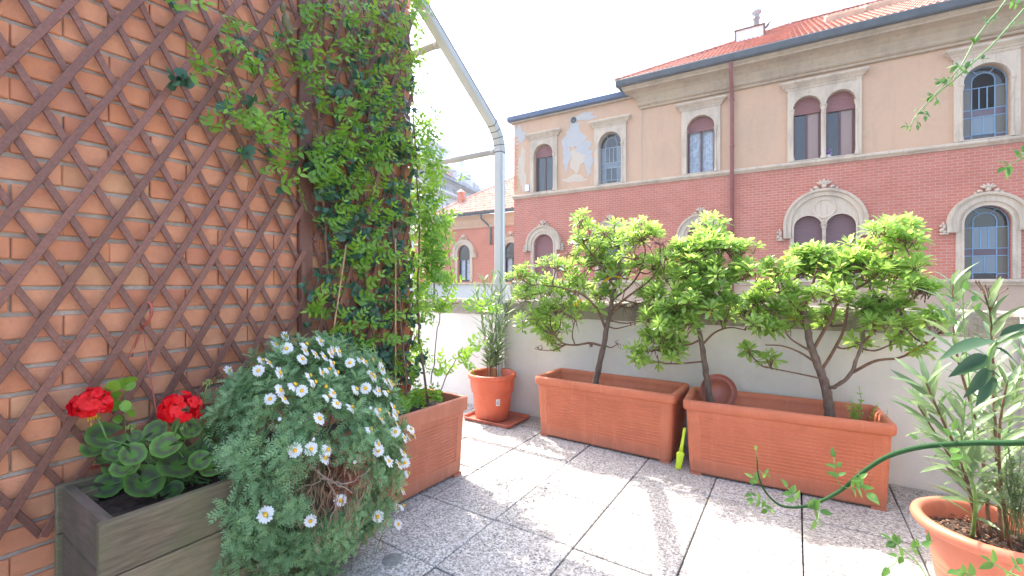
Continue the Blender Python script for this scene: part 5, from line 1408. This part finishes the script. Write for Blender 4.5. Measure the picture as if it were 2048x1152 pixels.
RS = [rosette(16, .068, LF_DAISY) for _ in range(7)]; RSM = [r.mesh('leaf_rosette', LF_DAISY, True) for r in RS]
for me, r in zip(RSM, RS): pass
def bush_r(o):   # radius of the bush in direction o (world), wide at right bottom, narrower top
    rx = .335; rz = .43 if o.z > 0 else .42
    return Vector((o.x * rx, o.y * .36, o.z * rz))
ros = []; bare_c = [at_d(600, 960, 1.45), at_d(665, 955, 1.45), at_d(690, 1010, 1.4)]
cnt = 0; g = 0
while cnt < 420 and g < 9000:
    g += 1
    o = rdir()
    f = rnd.uniform(.80, 1.06)
    p = BC + bush_r(o) * f
    if p.x < -.37 or p.z < .03: continue
    q = p - CAM; dd = q.dot(FV); u = 1024 + FPX * q.dot(RV) / dd; v = HOR - FPX * q.z / dd
    if o.dot((CAM - BC).normalized()) < -.35: continue
    if ((u - 655) / 72) ** 2 + ((v - 975) / 62) ** 2 < 1 and rnd.random() < .93: continue
    if ((u - 545) / 50) ** 2 + ((v - 900) / 40) ** 2 < 1 and rnd.random() < .6: continue
    if u > 835 or (u < 480 and v < 700): continue
    if v > 900 and u < 455: continue
    if v > 1060 and u > 740 - (v - 1060) * .9: continue
    ros.append((p, o)); cnt += 1
fol = MB(); fol.tinted = True
for i, (p, o) in enumerate(ros):
    dr = (o * .9 + Vector((.1, 0, .45)) + rdir() * .3).normalized()
    m = Matrix.Translation(p - DO) @ dr.to_track_quat('Z', 'Y').to_matrix().to_4x4() @ Matrix.Rotation(rnd.uniform(0, 6.28), 4, 'Z') @ Matrix.Scale(rnd.uniform(.8, 1.25), 4)
    if i < 300: inst('leaf_rosette', rnd.choice(RSM), dz, m)
    else:
        s = rnd.choice(RS); fol.tint = rnd.uniform(.2, .8); fol.add(s.v, s.f, m)
# single trailing shoots at the left and below
for (u, v, d_, k) in ((455, 790, 1.62, 1.0), (460, 860, 1.58, 1.1), (455, 885, 1.55, 1.0), (470, 960, 1.5, 1.0), (440, 830, 1.6, .8), (465, 930, 1.5, .9), (480, 1010, 1.42, 1.0), (478, 1080, 1.40, 1.0), (445, 1135, 1.36, .7)):
    m = Matrix.Translation(at_d(u, v, d_) - DO) @ Vector((rnd.uniform(-.3, .3), rnd.uniform(-.8, -.2), .8)).to_track_quat('Z', 'Y').to_matrix().to_4x4() @ Matrix.Scale(k, 4); s = rnd.choice(RS); fol.tint = rnd.uniform(.2, .8); fol.add(s.v, s.f, m)
tag(fol.build('inner_foliage', LF_DAISY, dz), kind='stuff')
# woody base and dry hanging leaves
st = MB()
for k in range(46):
    o = rdir(); e = BC + bush_r(o) * .86 - DO
    P = bez([Vector((rnd.uniform(-.05, .05), rnd.uniform(-.10, .06), -.02)), e * .45 + rdir() * .04, e], 6); n = len(P); st.tube(P, [lerp(.0042, .0016, i / (n - 1)) for i in range(n)], 5, False)
for pts in (((.24, 1), (0, 0)),): pass
for (a, m_, b2) in (((430, 975, 1.58), (500, 955, 1.55), (560, 990, 1.5)), ((440, 960, 1.60), (520, 930, 1.58), (600, 900, 1.55)), ((480, 965, 1.6), (560, 985, 1.45), (640, 962, 1.38)), ((640, 955, 1.40), (690, 968, 1.38), (740, 940, 1.40)), ((655, 960, 1.38), (672, 1000, 1.37), (660, 1040, 1.36)), ((620, 930, 1.42), (650, 955, 1.38), (705, 985, 1.37))):
    P = bez([at_d(*a) - DO, at_d(*m_) - DO, at_d(*b2) - DO], 6); n = len(P); st.tube([p + rdir() * .004 for p in P], [lerp(.0036, .0018, i / (n - 1)) for i in range(n)], 6)
tag(st.build('branches', plain('dry_branch', (0.24, 0.17, 0.12), .85, .3, 40), dz, True), kind='stuff')
dr_ = MB(); dr_.tinted = True
for k in range(900):
    o = rdir(); p = BC + bush_r(o) * rnd.uniform(.70, .93)
    if rnd.random() < .45: p = at_d(rnd.gauss(660, 55), rnd.gauss(985, 48), rnd.uniform(1.36, 1.50))
    elif rnd.random() < .25: p = at_d(rnd.gauss(545, 40), rnd.gauss(890, 50), rnd.uniform(1.42, 1.58))
    if p.x < -.37 or p.z < .02: continue
    leaf(dr_, rnd.uniform(.025, .06), .0035, w_lan, frame(p - DO, Vector((rnd.uniform(-.5, .5), rnd.uniform(-.5, .5), -1)), rdir()), curl=rnd.uniform(-.8, .8), n=3, tint=rnd.random())
tag(dr_.build('dry_foliage', LF_DRY, dz), kind='stuff')
# flower heads
def daisy_mesh(np_, droop):
    mb = MB(); mb.tinted = True
    for k in range(np_):
        a = 2 * pi * k / np_ + rnd.uniform(-.07, .07); d = Vector((cos(a), sin(a), .05 + rnd.uniform(-.08, .12) - droop)).normalized()
        leaf(mb, .0175 * rnd.uniform(.9, 1.08), .0068, lambda t: min(1, .55 + .9 * t) if t < .8 else max(0.0, 1 - ((t - .8) / .2) ** 2) ** .6 if t < 1 else .0, frame(d * .0045, d, Vector((0, 0, 1))), curl=rnd.uniform(-.1, .35) + droop, fold=-.12, n=4, tint=rnd.random())
    return mb.mesh('flower', PETALW, True)
DM = [daisy_mesh(rnd.choice((14, 15, 16, 17)), dr) for dr in (0, 0, 0.05, .1, .25, .5)]
disc_me = MB().lathe([(0, .0048), (.003, .0046), (.0055, .0030), (.0066, .0004), (.0045, -.0002), (.001, -.0004)], 12).mesh('flower_centre', YELLOW, True)
cal_me = MB().lathe([(.0070, -.0006), (.0055, -.004), (.002, -.0075), (.0, -.008)], 10).mesh('calyx', GSTEM, True)
FL = [(385, 72, 0), (390, 128, 1), (342, 110, 0), (480, 108, 0), (473, 138, 0), (462, 175, 0), (542, 95, 0), (520, 155, 0), (560, 165, 0), (590, 148, 0), (602, 138, 0), (627, 142, 0), (130, 228, 0), (283, 180, 0), (312, 192, 0), (263, 227, 1), (360, 238, 0), (600, 193, 0), (550, 237, 0), (582, 222, 0), (620, 235, 0), (675, 192, 1), (727, 175, 0), (745, 188, 0), (777, 177, 0), (818, 205, 0), (822, 222, 0), (497, 248, 0), (520, 278, 0), (428, 290, 0), (458, 318, 1), (362, 315, 0), (315, 355, 1), (378, 355, 0), (705, 310, 0), (745, 307, 1), (580, 342, 0), (600, 328, 0), (618, 375, 0), (685, 392, 0), (770, 243, 0), (783, 255, 0), (840, 272, 0), (858, 280, 0), (868, 292, 0), (845, 322, 0), (805, 318, 0), (800, 322, 0), (538, 443, 0), (770, 490, 0), (808, 405, 0), (848, 420, 0), (872, 392, 0), (888, 415, 0), (880, 430, 0), (885, 468, 0), (880, 503, 1), (950, 490, 0), (965, 520, 0), (940, 525, 0), (920, 530, 0), (815, 445, 0), (427, 587, 1), (500, 580, 1), (577, 582, 0), (562, 620, 0), (803, 560, 0), (803, 588, 1), (850, 635, 0), (895, 650, 0), (922, 642, 1), (915, 597, 0), (940, 688, 0), (632, 812, 1), (912, 765, 0), (295, 875, 2), (497, 905, 1), (800, 885, 1), (888, 840, 0), (915, 835, 0), (893, 920, 0)]
def hit_bush(u, v):
    r = ray(u, v); o = CAM - BC; A = Vector((1 / .335, 1 / .36, 1 / .43)) * (1 / 1.08)
    rr_ = Vector((r.x * A.x, r.y * A.y, r.z * A.z)); oo = Vector((o.x * A.x, o.y * A.y, o.z * A.z))
    a = rr_.dot(rr_); b = oo.dot(rr_); c = oo.dot(oo) - 1; D = b * b - a * c
    t = (-b - sqrt(D)) / a if D > 0 else -b / a
    return CAM + r * t
stm = MB()
for x, y, k in FL:
    u, v = 400 + x / 2.25, 640 + y / 2.25
    p = hit_bush(u, v)
    if k == 0: n = (RV * .85 + ZV * .55 + FV * rnd.uniform(-.15, .35) + rdir() * .18).normalized()
    else: n = (-FV * .9 + ZV * .35 + RV * rnd.uniform(.1, .45) + rdir() * .12).normalized()
    s = {0: 1.12, 1: 1.05, 2: 1.28}[k] * rnd.uniform(.9, 1.08)
    m = Matrix.Translation(p - DO) @ n.to_track_quat('Z', 'Y').to_matrix().to_4x4() @ Matrix.Rotation(rnd.uniform(0, 6), 4, 'Z') @ Matrix.Scale(s, 4)
    f = inst('flower', rnd.choice(DM[:4] if k else DM), dz, m); inst('flower_centre', disc_me, f, ID); inst('calyx', cal_me, f, ID)
    q = p - n * .008 * s
    P = bez([q - DO, q - n * .05 - DO, q - n * .09 + Vector((0, 0, -.03)) - DO, q - n * .11 + Vector((0, 0, -.08)) - DO], 4); stm.tube(P, .0011, 4, False)
for (x, y) in ((358, 447), (510, 537), (697, 640), (568, 300), (767, 397)):   # buds
    p = hit_bush(400 + x / 2.25, 640 + y / 2.25); MB().lathe([(0, -.006), (.005, -.003), (.006, .002), (.003, .006), (0, .007)], 8, p - DO).build('bud', PETALW if x != 568 else YELLOW, dz, True)
    stm.tube([p - DO, p - Vector((.02, -.02, .06)) - DO], .0011, 4, False)
tag(stm.build('flower_stems', GSTEM, dz, True), kind='stuff')
# root stock in the wooden box
mb = MB()
for (pts, r) in ((((440, 968, 1.62), (462, 962, 1.58), (500, 975, 1.52)), .010), (((415, 972, 1.62), (440, 975, 1.58), (470, 985, 1.55)), .007)):
    mb.tube(bez([at_d(*p) - DO for p in pts], 5), r, 8)
mb.build('root_stock', BARK, dz, True)

# ---------------- geraniums
GO = Vector((-0.20, -0.62, 0.40)); ge = empty('geranium', GO); tag(ge, 'red geranium with round zoned leaves growing in the wooden planter box', 'geranium')
def geran_leaf():
    mb = MB(); mb.tinted = True; nr, ns = 6, 44; cup = rnd.uniform(.10, .38); ph = rnd.uniform(0, 6); vs = []; ts = []
    for i in range(nr + 1):
        r = i / nr
        for j in range(ns):
            a = pi * -1.5 + 2 * pi * .93 * (j / (ns - 1)) + pi * .07   # notch at -y
            sc = 1 + (.035 * abs(sin(a * 4.5)) + .02 * sin(a * 16 + ph)) * r ** 3
            rr_ = r * sc * .5; x, y = rr_ * cos(a), rr_ * sin(a)
            z = cup * rr_ * rr_ * 1.6 + .030 * sin(5 * a + ph) * r ** 2 + .008 * sin(9 * a) * r
            vs.append((x, y, z)); ts.append(r)
    fs = []
    for i in range(nr):
        for j in range(ns - 1): b = i * ns + j; fs.append((b, b + ns, b + ns + 1, b + 1))
    mb.add(vs, fs); mb.t = ts
    return mb.mesh('leaf', LF_GER, True)
GL = [geran_leaf() for _ in range(7)]
GPL = [(540, 490, 135, 1), (470, 560, 80, 1), (610, 600, 80, 0), (700, 570, 110, -1), (735, 610, 90, 0), (685, 700, 95, 0), (810, 815, 125, 0), (985, 550, 105, 0), (1070, 690, 145, 0), (1110, 425, 90, 1), (905, 435, 75, 1), (1160, 430, 65, 1), (1312, 425, 70, 2), (1220, 655, 70, 0), (1300, 700, 90, 0), (450, 870, 90, 1), (560, 830, 100, 1), (640, 780, 90, -1), (700, 900, 90, -1), (830, 945, 90, -1), (940, 930, 90, -1), (1030, 870, 70, 0), (1250, 565, 75, 1), (880, 490, 60, 1), (1180, 600, 70, -1), (1000, 960, 80, -1), (760, 860, 80, -1), (600, 900, 80, -1), (1080, 790, 80, -1), (520, 640, 70, -1), (850, 640, 90, -1), (930, 770, 90, -1), (620, 690, 80, -1), (760, 480, 50, 1), (1040, 590, 80, -1)]
pet = MB(); GZ = []
for (x, y, r, k) in GPL:
    u, v = 60 + x / 3.6, 740 + y / 3.6
    dist = 1.47 - .05 * k * 0 + (0.06 if k < 0 else 0) + rnd.uniform(-.03, .03) - (.04 if k == 0 else 0) + (u - 310) * .0004
    p = at_d(u, v, dist); size = r / 3.6 / FPX * dist * 2 * .92
    tocam = (CAM - p).normalized()
    nrm = (tocam * rnd.uniform(.5, .9) + ZV * rnd.uniform(.35, .8) + rdir() * .3).normalized() if k != 2 else (tocam * .4 + ZV * .3 + RV * .5).normalized()
    m = Matrix.Translation(p - GO) @ nrm.to_track_quat('Z', 'Y').to_matrix().to_4x4() @ Matrix.Rotation(rnd.uniform(-2.8, 2.8), 4, 'Z') @ Matrix.Scale(size * rnd.uniform(.95, 1.1), 4)
    inst('leaf', rnd.choice(GL), ge, m)
    root_ = Vector((rnd.uniform(-.06, .06), rnd.uniform(-.08, .08), .0)); pl = p - GO
    P = bez([root_, root_.lerp(pl, .6) + Vector((0, 0, .03)), pl - nrm * .004], 5); pet.tube(P, .0021, 5, False)
tag(pet.build('leaf_stalks', GSTEM, ge, True), kind='stuff')
def petal_mesh():
    mb = MB(); mb.tinted = True
    for k in range(5):
        a = 2 * pi * k / 5 + rnd.uniform(-.15, .15); d = Vector((cos(a), sin(a), .35))
        leaf(mb, .0185 * rnd.uniform(.9, 1.1), .0175, lambda t: min(1, t * 1.5 + .15) if t < .75 else max(0, 1 - ((t - .75) / .25) ** 2) ** .5, frame(Vector((0, 0, 0)), d, Vector((0, 0, 1))), curl=rnd.uniform(.1, .7), fold=rnd.uniform(-.2, .2), n=5, wave=.05, tint=rnd.random())
    return mb.mesh('floret', PETALR, True)
PM = [petal_mesh() for _ in range(5)]
for (u, v, rx, rz, d_) in ((184, 812, .064, .056, 1.42), (362, 822, .068, .060, 1.44)):
    c = at_d(u, v, d_); head = MB()
    head.lathe([(0, -.012), (.012, 0), (0, .012)], 8, c - GO); hd = head.build('flower_head', GSTEM, ge)
    for k in range(120):
        o = rdir()
        if o.z < -.55: continue
        q = c - GO + RV * (o.dot(RV) * rx) + FV * (o.dot(FV) * rx * .8) + ZV * (o.z * rz + .006)
        q = c - GO + (q - (c - GO)) * rnd.uniform(.72, .92)
        m = Matrix.Translation(q) @ (o + rdir() * .35).normalized().to_track_quat('Z', 'Y').to_matrix().to_4x4() @ Matrix.Rotation(rnd.uniform(0, 6), 4, 'Z') @ Matrix.Scale(rnd.uniform(.65, .9), 4)
        inst('floret', rnd.choice(PM), hd, m)
    b0 = at_d(u + (40 if u < 200 else -22), v + 95, d_ + .03) - GO
    mb = MB(); mb.tube(bez([c - GO - Vector((0, 0, .01)), (c - GO).lerp(b0, .5) + Vector((0, 0, .01)), b0], 5), .0032, 7); mb.build('flower_stalk', GSTEM, hd, True)
    bd = MB()
    for k in range(14):
        o = rdir(); q = c - GO + ZV * -.045 + RV * .006 + o * .014; bd.lathe([(0, -.008), (.003, 0), (0, .008)], 5, q)
    bd.build('buds', YELLOW if u < 200 else GSTEM, hd)
for (u, v, d_) in ((262, 858, 1.43), (415, 768, 1.50)):
    c = at_d(u, v, d_) - GO; bd = MB()
    for k in range(22): o = rdir(); o.z = abs(o.z); q = c + o * .013; bd.lathe([(0, -.006), (.0028, 0), (0, .006)], 5, q)
    e = at_d(u + (10 if u < 300 else -15), v + 60, d_ + .02) - GO
    bd.tube([c, c.lerp(e, .5) + Vector((.0, 0, .005)), e], .0022, 5); bd.build('bud_cluster', plain('green_buds', (0.20, 0.26, 0.06), .6) if u < 300 else bpy.data.materials['green_buds'], ge, True)
# ivy like sprigs behind the geranium
iv = empty('creeper', at_x(245, 800, -.33)); tag(iv, 'small creeper with round leaves behind the hanger strands above the wooden planter', 'creeper')
GLs = single_leaf('leaf', LF_VINE, .036, .030, w_round, 4, curl=.3)
ivp = [(243, 778), (256, 770), (250, 800), (262, 806), (240, 815), (258, 832), (246, 838), (264, 765), (238, 796), (215, 788), (222, 782)]
for (u, v) in ivp: inst('leaf', rnd.choice(GLs), iv, frame(at_x(u, v, -.33) - iv.location, Vector((.3, rnd.uniform(-1, 1), rnd.uniform(-1, .5))), Vector((1, -.4, .4)), rnd.uniform(.9, 1.3)))
MB().tube(bez([at_x(u, v, -.34) - iv.location for u, v in ((256, 768), (249, 800), (250, 840), (252, 880))], 5), .0016, 5).build('stem', GSTEM, iv, True)
# hanging pot: bowl, three strands and hook
hp = empty('hanging_pot', at_d(262, 985, 1.54)); tag(hp, 'small brown red hanging pot with looped plastic hanger resting in the wooden planter', 'pot')
HO = hp.location.copy()
MB().lathe([(0, -.10), (.06, -.10), (.084, -.02), (.088, 0), (.091, .004), (.091, .012), (.085, .012), (.082, 0), (0, -.012)], 28).build('bowl', PINKPL, hp, True)
top = [at_d(u, v, 1.60) - HO for u, v in ((284, 655), (279, 632), (283, 612), (293, 604), (302, 610), (304, 624), (298, 640), (288, 652))]
MB().tube(bez(top, 6), [.0032] * 3 + [.0052] * 42 + [.003] * 10 if False else .0046, 8).build('hook', PINKPL, hp, True)
for (u0, v0, u1, v1, d1) in ((284, 652, 211, 858, 1.50), (285, 655, 316, 842, 1.55), (283, 652, 247, 800, 1.60)):
    P = bez([at_d(u0, v0, 1.60) - HO, at_d(lerp(u0, u1, .5) - 2, lerp(v0, v1, .45), lerp(1.6, d1, .5)) - HO, at_d(u1, v1, d1) - HO], 8); MB().tube(P, .0021, 6).build('strand', PINKPL, hp, True)
MB().lathe([(.010, -.004), (.014, 0), (.010, .004), (.008, 0), (.010, -.004)], 12, at_d(189, 935, 1.50) - HO, Matrix.Identity(4)).build('eyelet', PINKPL, hp, True)

# ---------------- weeds in the right planter
wd = empty('weeds', at_y(1735, 840, 1.62)); tag(wd, 'little tuft of weeds at the right end of the right planter', 'weeds')
SW = [sprig(4, .018, LF_VINE).mesh('shoot', [LF_VINE, GSTEM], True) for _ in range(3)]
for k in range(16):
    u = rnd.choice((rnd.uniform(1700, 1720), rnd.uniform(1715, 1770))); p = at_y(u, rnd.uniform(828, 842), rnd.uniform(1.56, 1.66)) - wd.location
    inst('shoot', rnd.choice(SW), wd, frame(p, Vector((rnd.uniform(-.5, .5), rnd.uniform(-.5, .2), 1)), Vector((0, -1, .3)), rnd.uniform(.5, 1.0)))
inst('shoot', SW[0], wd, frame(at_y(1706, 835, 1.6) - wd.location, Vector((0, 0, 1)), Vector((0, -1, 0)), 1.6))

# ---------------- near shoots reaching in from the right
RLf = single_leaf('leaf', LF_ROSE, .040, .022, w_ov, 6, curl=.35)
RLs = single_leaf('leaf', LF_ROSE, .022, .012, w_ov, 5, curl=.4)
def cane(label, nm, pts, r0, r1, mat, sprays, group=None, leafset=RLf, lsc=1.0):
    base = at_d(*pts[0]); root = empty(nm, base); tag(root, label, 'shoot', group)
    P = bez([at_d(*p) - base for p in pts], 6); n = len(P); MB().tube(P, [lerp(r0, r1, i / (n - 1)) for i in range(n)], 9).build('stem', mat, root, True)
    for (u, v, d_, au, av, nl, s) in sprays:   # leaf stalk from the stem point towards (au,av), leaflets along it
        a = at_d(u, v, d_) - base; e = at_d(au, av, d_ + rnd.uniform(-.02, .02)) - base; d = (e - a)
        MB().tube(bez([a, a.lerp(e, .5) + rdir() * .004, e], 4), .0009, 5).build('leaf_stalk', GSTEM, root, True)
        dn = d.normalized(); side = dn.cross(FV).normalized()
        for k in range(nl):
            t = 1 - (k // 2) * .34 if k else 1
            if k == 0: q, dr = e, dn
            else: q = a.lerp(e, 1 - ((k + 1) // 2) * .30); dr = (side * (1 if k % 2 else -1) + dn * .45 + rdir() * .15)
            inst('leaf', rnd.choice(leafset), root, frame(q, dr, -FV * .7 + ZV * .7 + rdir() * .3, s * lsc * rnd.uniform(.8, 1.1), rnd.uniform(-.4, .4)))
    return root
cane('thick dark green shoot arching from the right edge across the right planter', 'rose_cane',
     [(2260, 870, .80), (2048, 885, .88), (1950, 886, .93), (1850, 893, .98), (1780, 911, 1.0), (1730, 941, 1.02), (1684, 979, 1.03), (1640, 1003, 1.04), (1600, 1014, 1.05), (1562, 1011, 1.06), (1532, 985, 1.06), (1517, 950, 1.06), (1514, 912, 1.06)], .0068, .0014, plain('cane_green', (0.022, 0.07, 0.022), .7, .1, 20, spec=.15),
     [(1682, 978, 1.03, 1668, 915, 5, .62), (1690, 975, 1.02, 1722, 975, 5, .8), (1722, 975, 1.02, 1718, 950, 3, .6), (1722, 972, 1.02, 1735, 985, 1, .8), (1600, 1014, 1.05, 1575, 975, 5, .75), (1604, 1014, 1.05, 1640, 1022, 4, .7), (1640, 1022, 1.05, 1632, 1040, 2, .8), (1545, 1003, 1.06, 1508, 1000, 4, .5), (1560, 1010, 1.06, 1535, 1020, 3, .5), (1522, 965, 1.06, 1505, 955, 5, .45), (1518, 940, 1.06, 1535, 950, 3, .5), (1505, 960, 1.06, 1502, 1000, 3, .5), (1516, 925, 1.06, 1512, 900, 1, .5), (1890, 890, .96, 1905, 860, 3, .7), (1915, 888, .95, 1925, 920, 3, .7), (1880, 890, .96, 1930, 930, 4, .7), (1850, 893, .98, 1835, 880, 1, .5)])
GRS = 'thin shoots hanging in from the upper right'
cane('longer, lower one of the two thin shoots hanging in from the upper right', 'leafy_shoot',
     [(2200, -150, 1.2), (2048, 18, 1.3), (1990, 84, 1.3), (1957, 115, 1.3), (1908, 160, 1.3), (1863, 198, 1.3), (1830, 234, 1.3), (1819, 262, 1.3)], .0028, .0012, GSTEM,
     [(2012, 60, 1.3, 2035, 48, 3, .5), (1925, 145, 1.3, 1945, 125, 3, .5), (1950, 120, 1.3, 1970, 118, 3, .5), (1908, 160, 1.3, 1930, 135, 5, .55), (1890, 176, 1.3, 1898, 160, 5, .55), (1872, 190, 1.3, 1878, 205, 3, .5), (1848, 215, 1.3, 1850, 232, 5, .55), (1832, 230, 1.3, 1835, 250, 2, .5), (1822, 250, 1.3, 1812, 252, 3, .45), (1895, 170, 1.3, 1880, 162, 3, .5), (1832, 216, 1.3, 1830, 220, 1, .4)], GRS)
cane('shorter of two thin leafy shoots hanging in from the upper right corner, crossing the cornice', 'leafy_shoot',
     [(2120, -160, 1.28), (2012, 0, 1.3), (1980, 40, 1.3), (1950, 80, 1.3), (1922, 132, 1.3), (1890, 168, 1.3), (1866, 194, 1.3)], .0026, .0012, GSTEM,
     [(1982, 38, 1.3, 1968, 40, 3, .5), (1975, 48, 1.3, 1995, 35, 5, .5), (1945, 90, 1.3, 1950, 84, 4, .6), (1925, 128, 1.3, 1908, 132, 4, .55), (1922, 132, 1.3, 1935, 130, 3, .5), (1892, 166, 1.3, 1878, 162, 5, .55), (1870, 190, 1.3, 1856, 195, 5, .55), (2015, -5, 1.3, 2040, 10, 5, .7)], GRS)
cane('short yellow green leafy tip at the right edge beside the stained window', 'leafy_shoot', [(2150, 290, 1.1), (2060, 310, 1.15), (2035, 322, 1.15), (2020, 328, 1.15)], .0022, .001, GSTEM,
     [(2035, 322, 1.15, 2045, 305, 5, .8), (2022, 328, 1.15, 2010, 335, 5, .8)], GRS)
BLf = single_leaf('leaf', LF_BIG, .095, .027, w_ov, 6, curl=.7, fold=.5, n=8)
bl = empty('near_branch', at_d(2100, 700, .8)); tag(bl, 'branch with large dark glossy leaves close by at the right edge', 'branch'); bb = bl.location.copy()
MB().tube(bez([at_d(2150, 640, .78) - bb, at_d(2040, 668, .79) - bb, at_d(1990, 690, .8) - bb, at_d(1978, 720, .8) - bb, at_d(1976, 755, .8) - bb], 6), .0035, 7).build('stem', GSTEM, bl, True)
for (u, v, au, av, s, L_) in ((1992, 682, 1896, 698, 1.0, 0), (1975, 712, 1912, 745, .85, 0), (2000, 672, 2070, 640, 1.1, 0), (1990, 695, 2035, 712, .6, 0), (1975, 740, 2005, 750, .55, 0), (1978, 735, 1945, 785, .8, 0), (1985, 750, 1960, 805, .75, 0), (1990, 690, 2030, 660, .7, 0)):
    a = at_d(u, v, .8) - bb; e = at_d(au, av, .78) - bb
    inst('leaf', rnd.choice(BLf), bl, frame(a, e - a, ZV * .8 - FV * .5 + rdir() * .3, (e - a).length / .088, rnd.uniform(-.4, .4)))
# upright privet like shoot
pv = cane('upright shoot with small paired oval leaves in front of the large oleander', 'leafy_shoot', [(1950, 900, 1.15), (1940, 780, 1.15), (1930, 680, 1.15), (1926, 600, 1.15), (1930, 575, 1.15)], .0022, .001, GSTEM,
     [(1926, 600, 1.15, 1930, 580, 1, .9), (1927, 625, 1.15, 1910, 605, 1, .8), (1927, 625, 1.15, 1945, 603, 1, .8), (1927, 640, 1.15, 1908, 622, 1, .75), (1927, 640, 1.15, 1948, 620, 1, .75), (1928, 665, 1.15, 1915, 650, 1, .7), (1930, 668, 1.15, 1905, 668, 1, .6)])
cane('slender leafy rose shoot rising at the lower right in front of the salmon pot', 'leafy_shoot', [(1900, 1230, .80), (1860, 1165, .85), (1835, 1125, .88), (1805, 1098, .90), (1788, 1082, .9)], .0018, .0008, GSTEM,
     [(1800, 1094, .9, 1782, 1080, 5, .5), (1812, 1102, .9, 1845, 1090, 5, .5), (1830, 1120, .88, 1795, 1112, 3, .5), (1795, 1112, .88, 1778, 1135, 1, .7), (1845, 1090, .9, 1858, 1082, 3, .5)])
cane('round leaved shoot at the bottom edge in front of the salmon pot', 'leafy_shoot', [(2120, 1180, .8), (2030, 1150, .85), (2000, 1135, .86), (1985, 1128, .86)], .0018, .001, GSTEM,
     [(2000, 1135, .86, 1980, 1122, 3, .6), (2020, 1146, .86, 2035, 1128, 3, .6), (2030, 1150, .86, 2010, 1160, 3, .6), (1950, 1150, .86, 1915, 1145, 3, .6), (1960, 1160, .86, 1935, 1148, 3, .6)])
# fallen leaves and a twig on the slabs
for (u, v, lab, mt) in ((1415, 1000, 'small yellow fallen leaf on the slab joint before the right planter', YELLOW), (931, 962, 'tiny green fallen leaf on the floor at the corner of the ribbed planter', GSTEM), (1266, 1000, 'tiny fallen leaf at the edge of the broad shadow band on the floor', GSTEM)):
    p = at_z(u, v, .004); mb = MB(); leaf(mb, .016, .009, w_ov, frame(p, rdir() * Vector((1, 1, 0)).length if False else Vector((rnd.uniform(-1, 1), rnd.uniform(-1, 1), 0)), ZV), curl=.4, n=4, tint=.5)
    tag(mb.build('fallen_leaf', mt, None), lab, 'leaf')
p = at_z(1372, 1030, .003); q = at_z(1384, 1036, .003)
mb = MB(); mb.tube([p, p.lerp(q, .5) + Vector((.004, .002, .003)), q], .0012, 5); tag(mb.build('fallen_twig', TWIG, None), 'short brown twig lying on the sunny slab', 'twig')
print('objects', len(bpy.data.objects))

# ---------------- hazy air
hz = MB().box((-320, -320, -7.3), (320, 420, 26)).build('haze', None); tag(hz, kind='stuff')
hm = bpy.data.materials.new('air'); hm.use_nodes = True; hn = hm.node_tree
for n_ in list(hn.nodes): hn.nodes.remove(n_)
pv_ = hn.nodes.new('ShaderNodeVolumePrincipled'); ho = hn.nodes.new('ShaderNodeOutputMaterial'); hn.links.new(pv_.outputs[0], ho.inputs['Volume'])
pv_.inputs['Color'].default_value = (0.93, 0.96, 1, 1); pv_.inputs['Density'].default_value = 0.0016; pv_.inputs['Anisotropy'].default_value = 0.4
hz.data.materials.append(hm)
gnd.scale = (1, 1, 1)
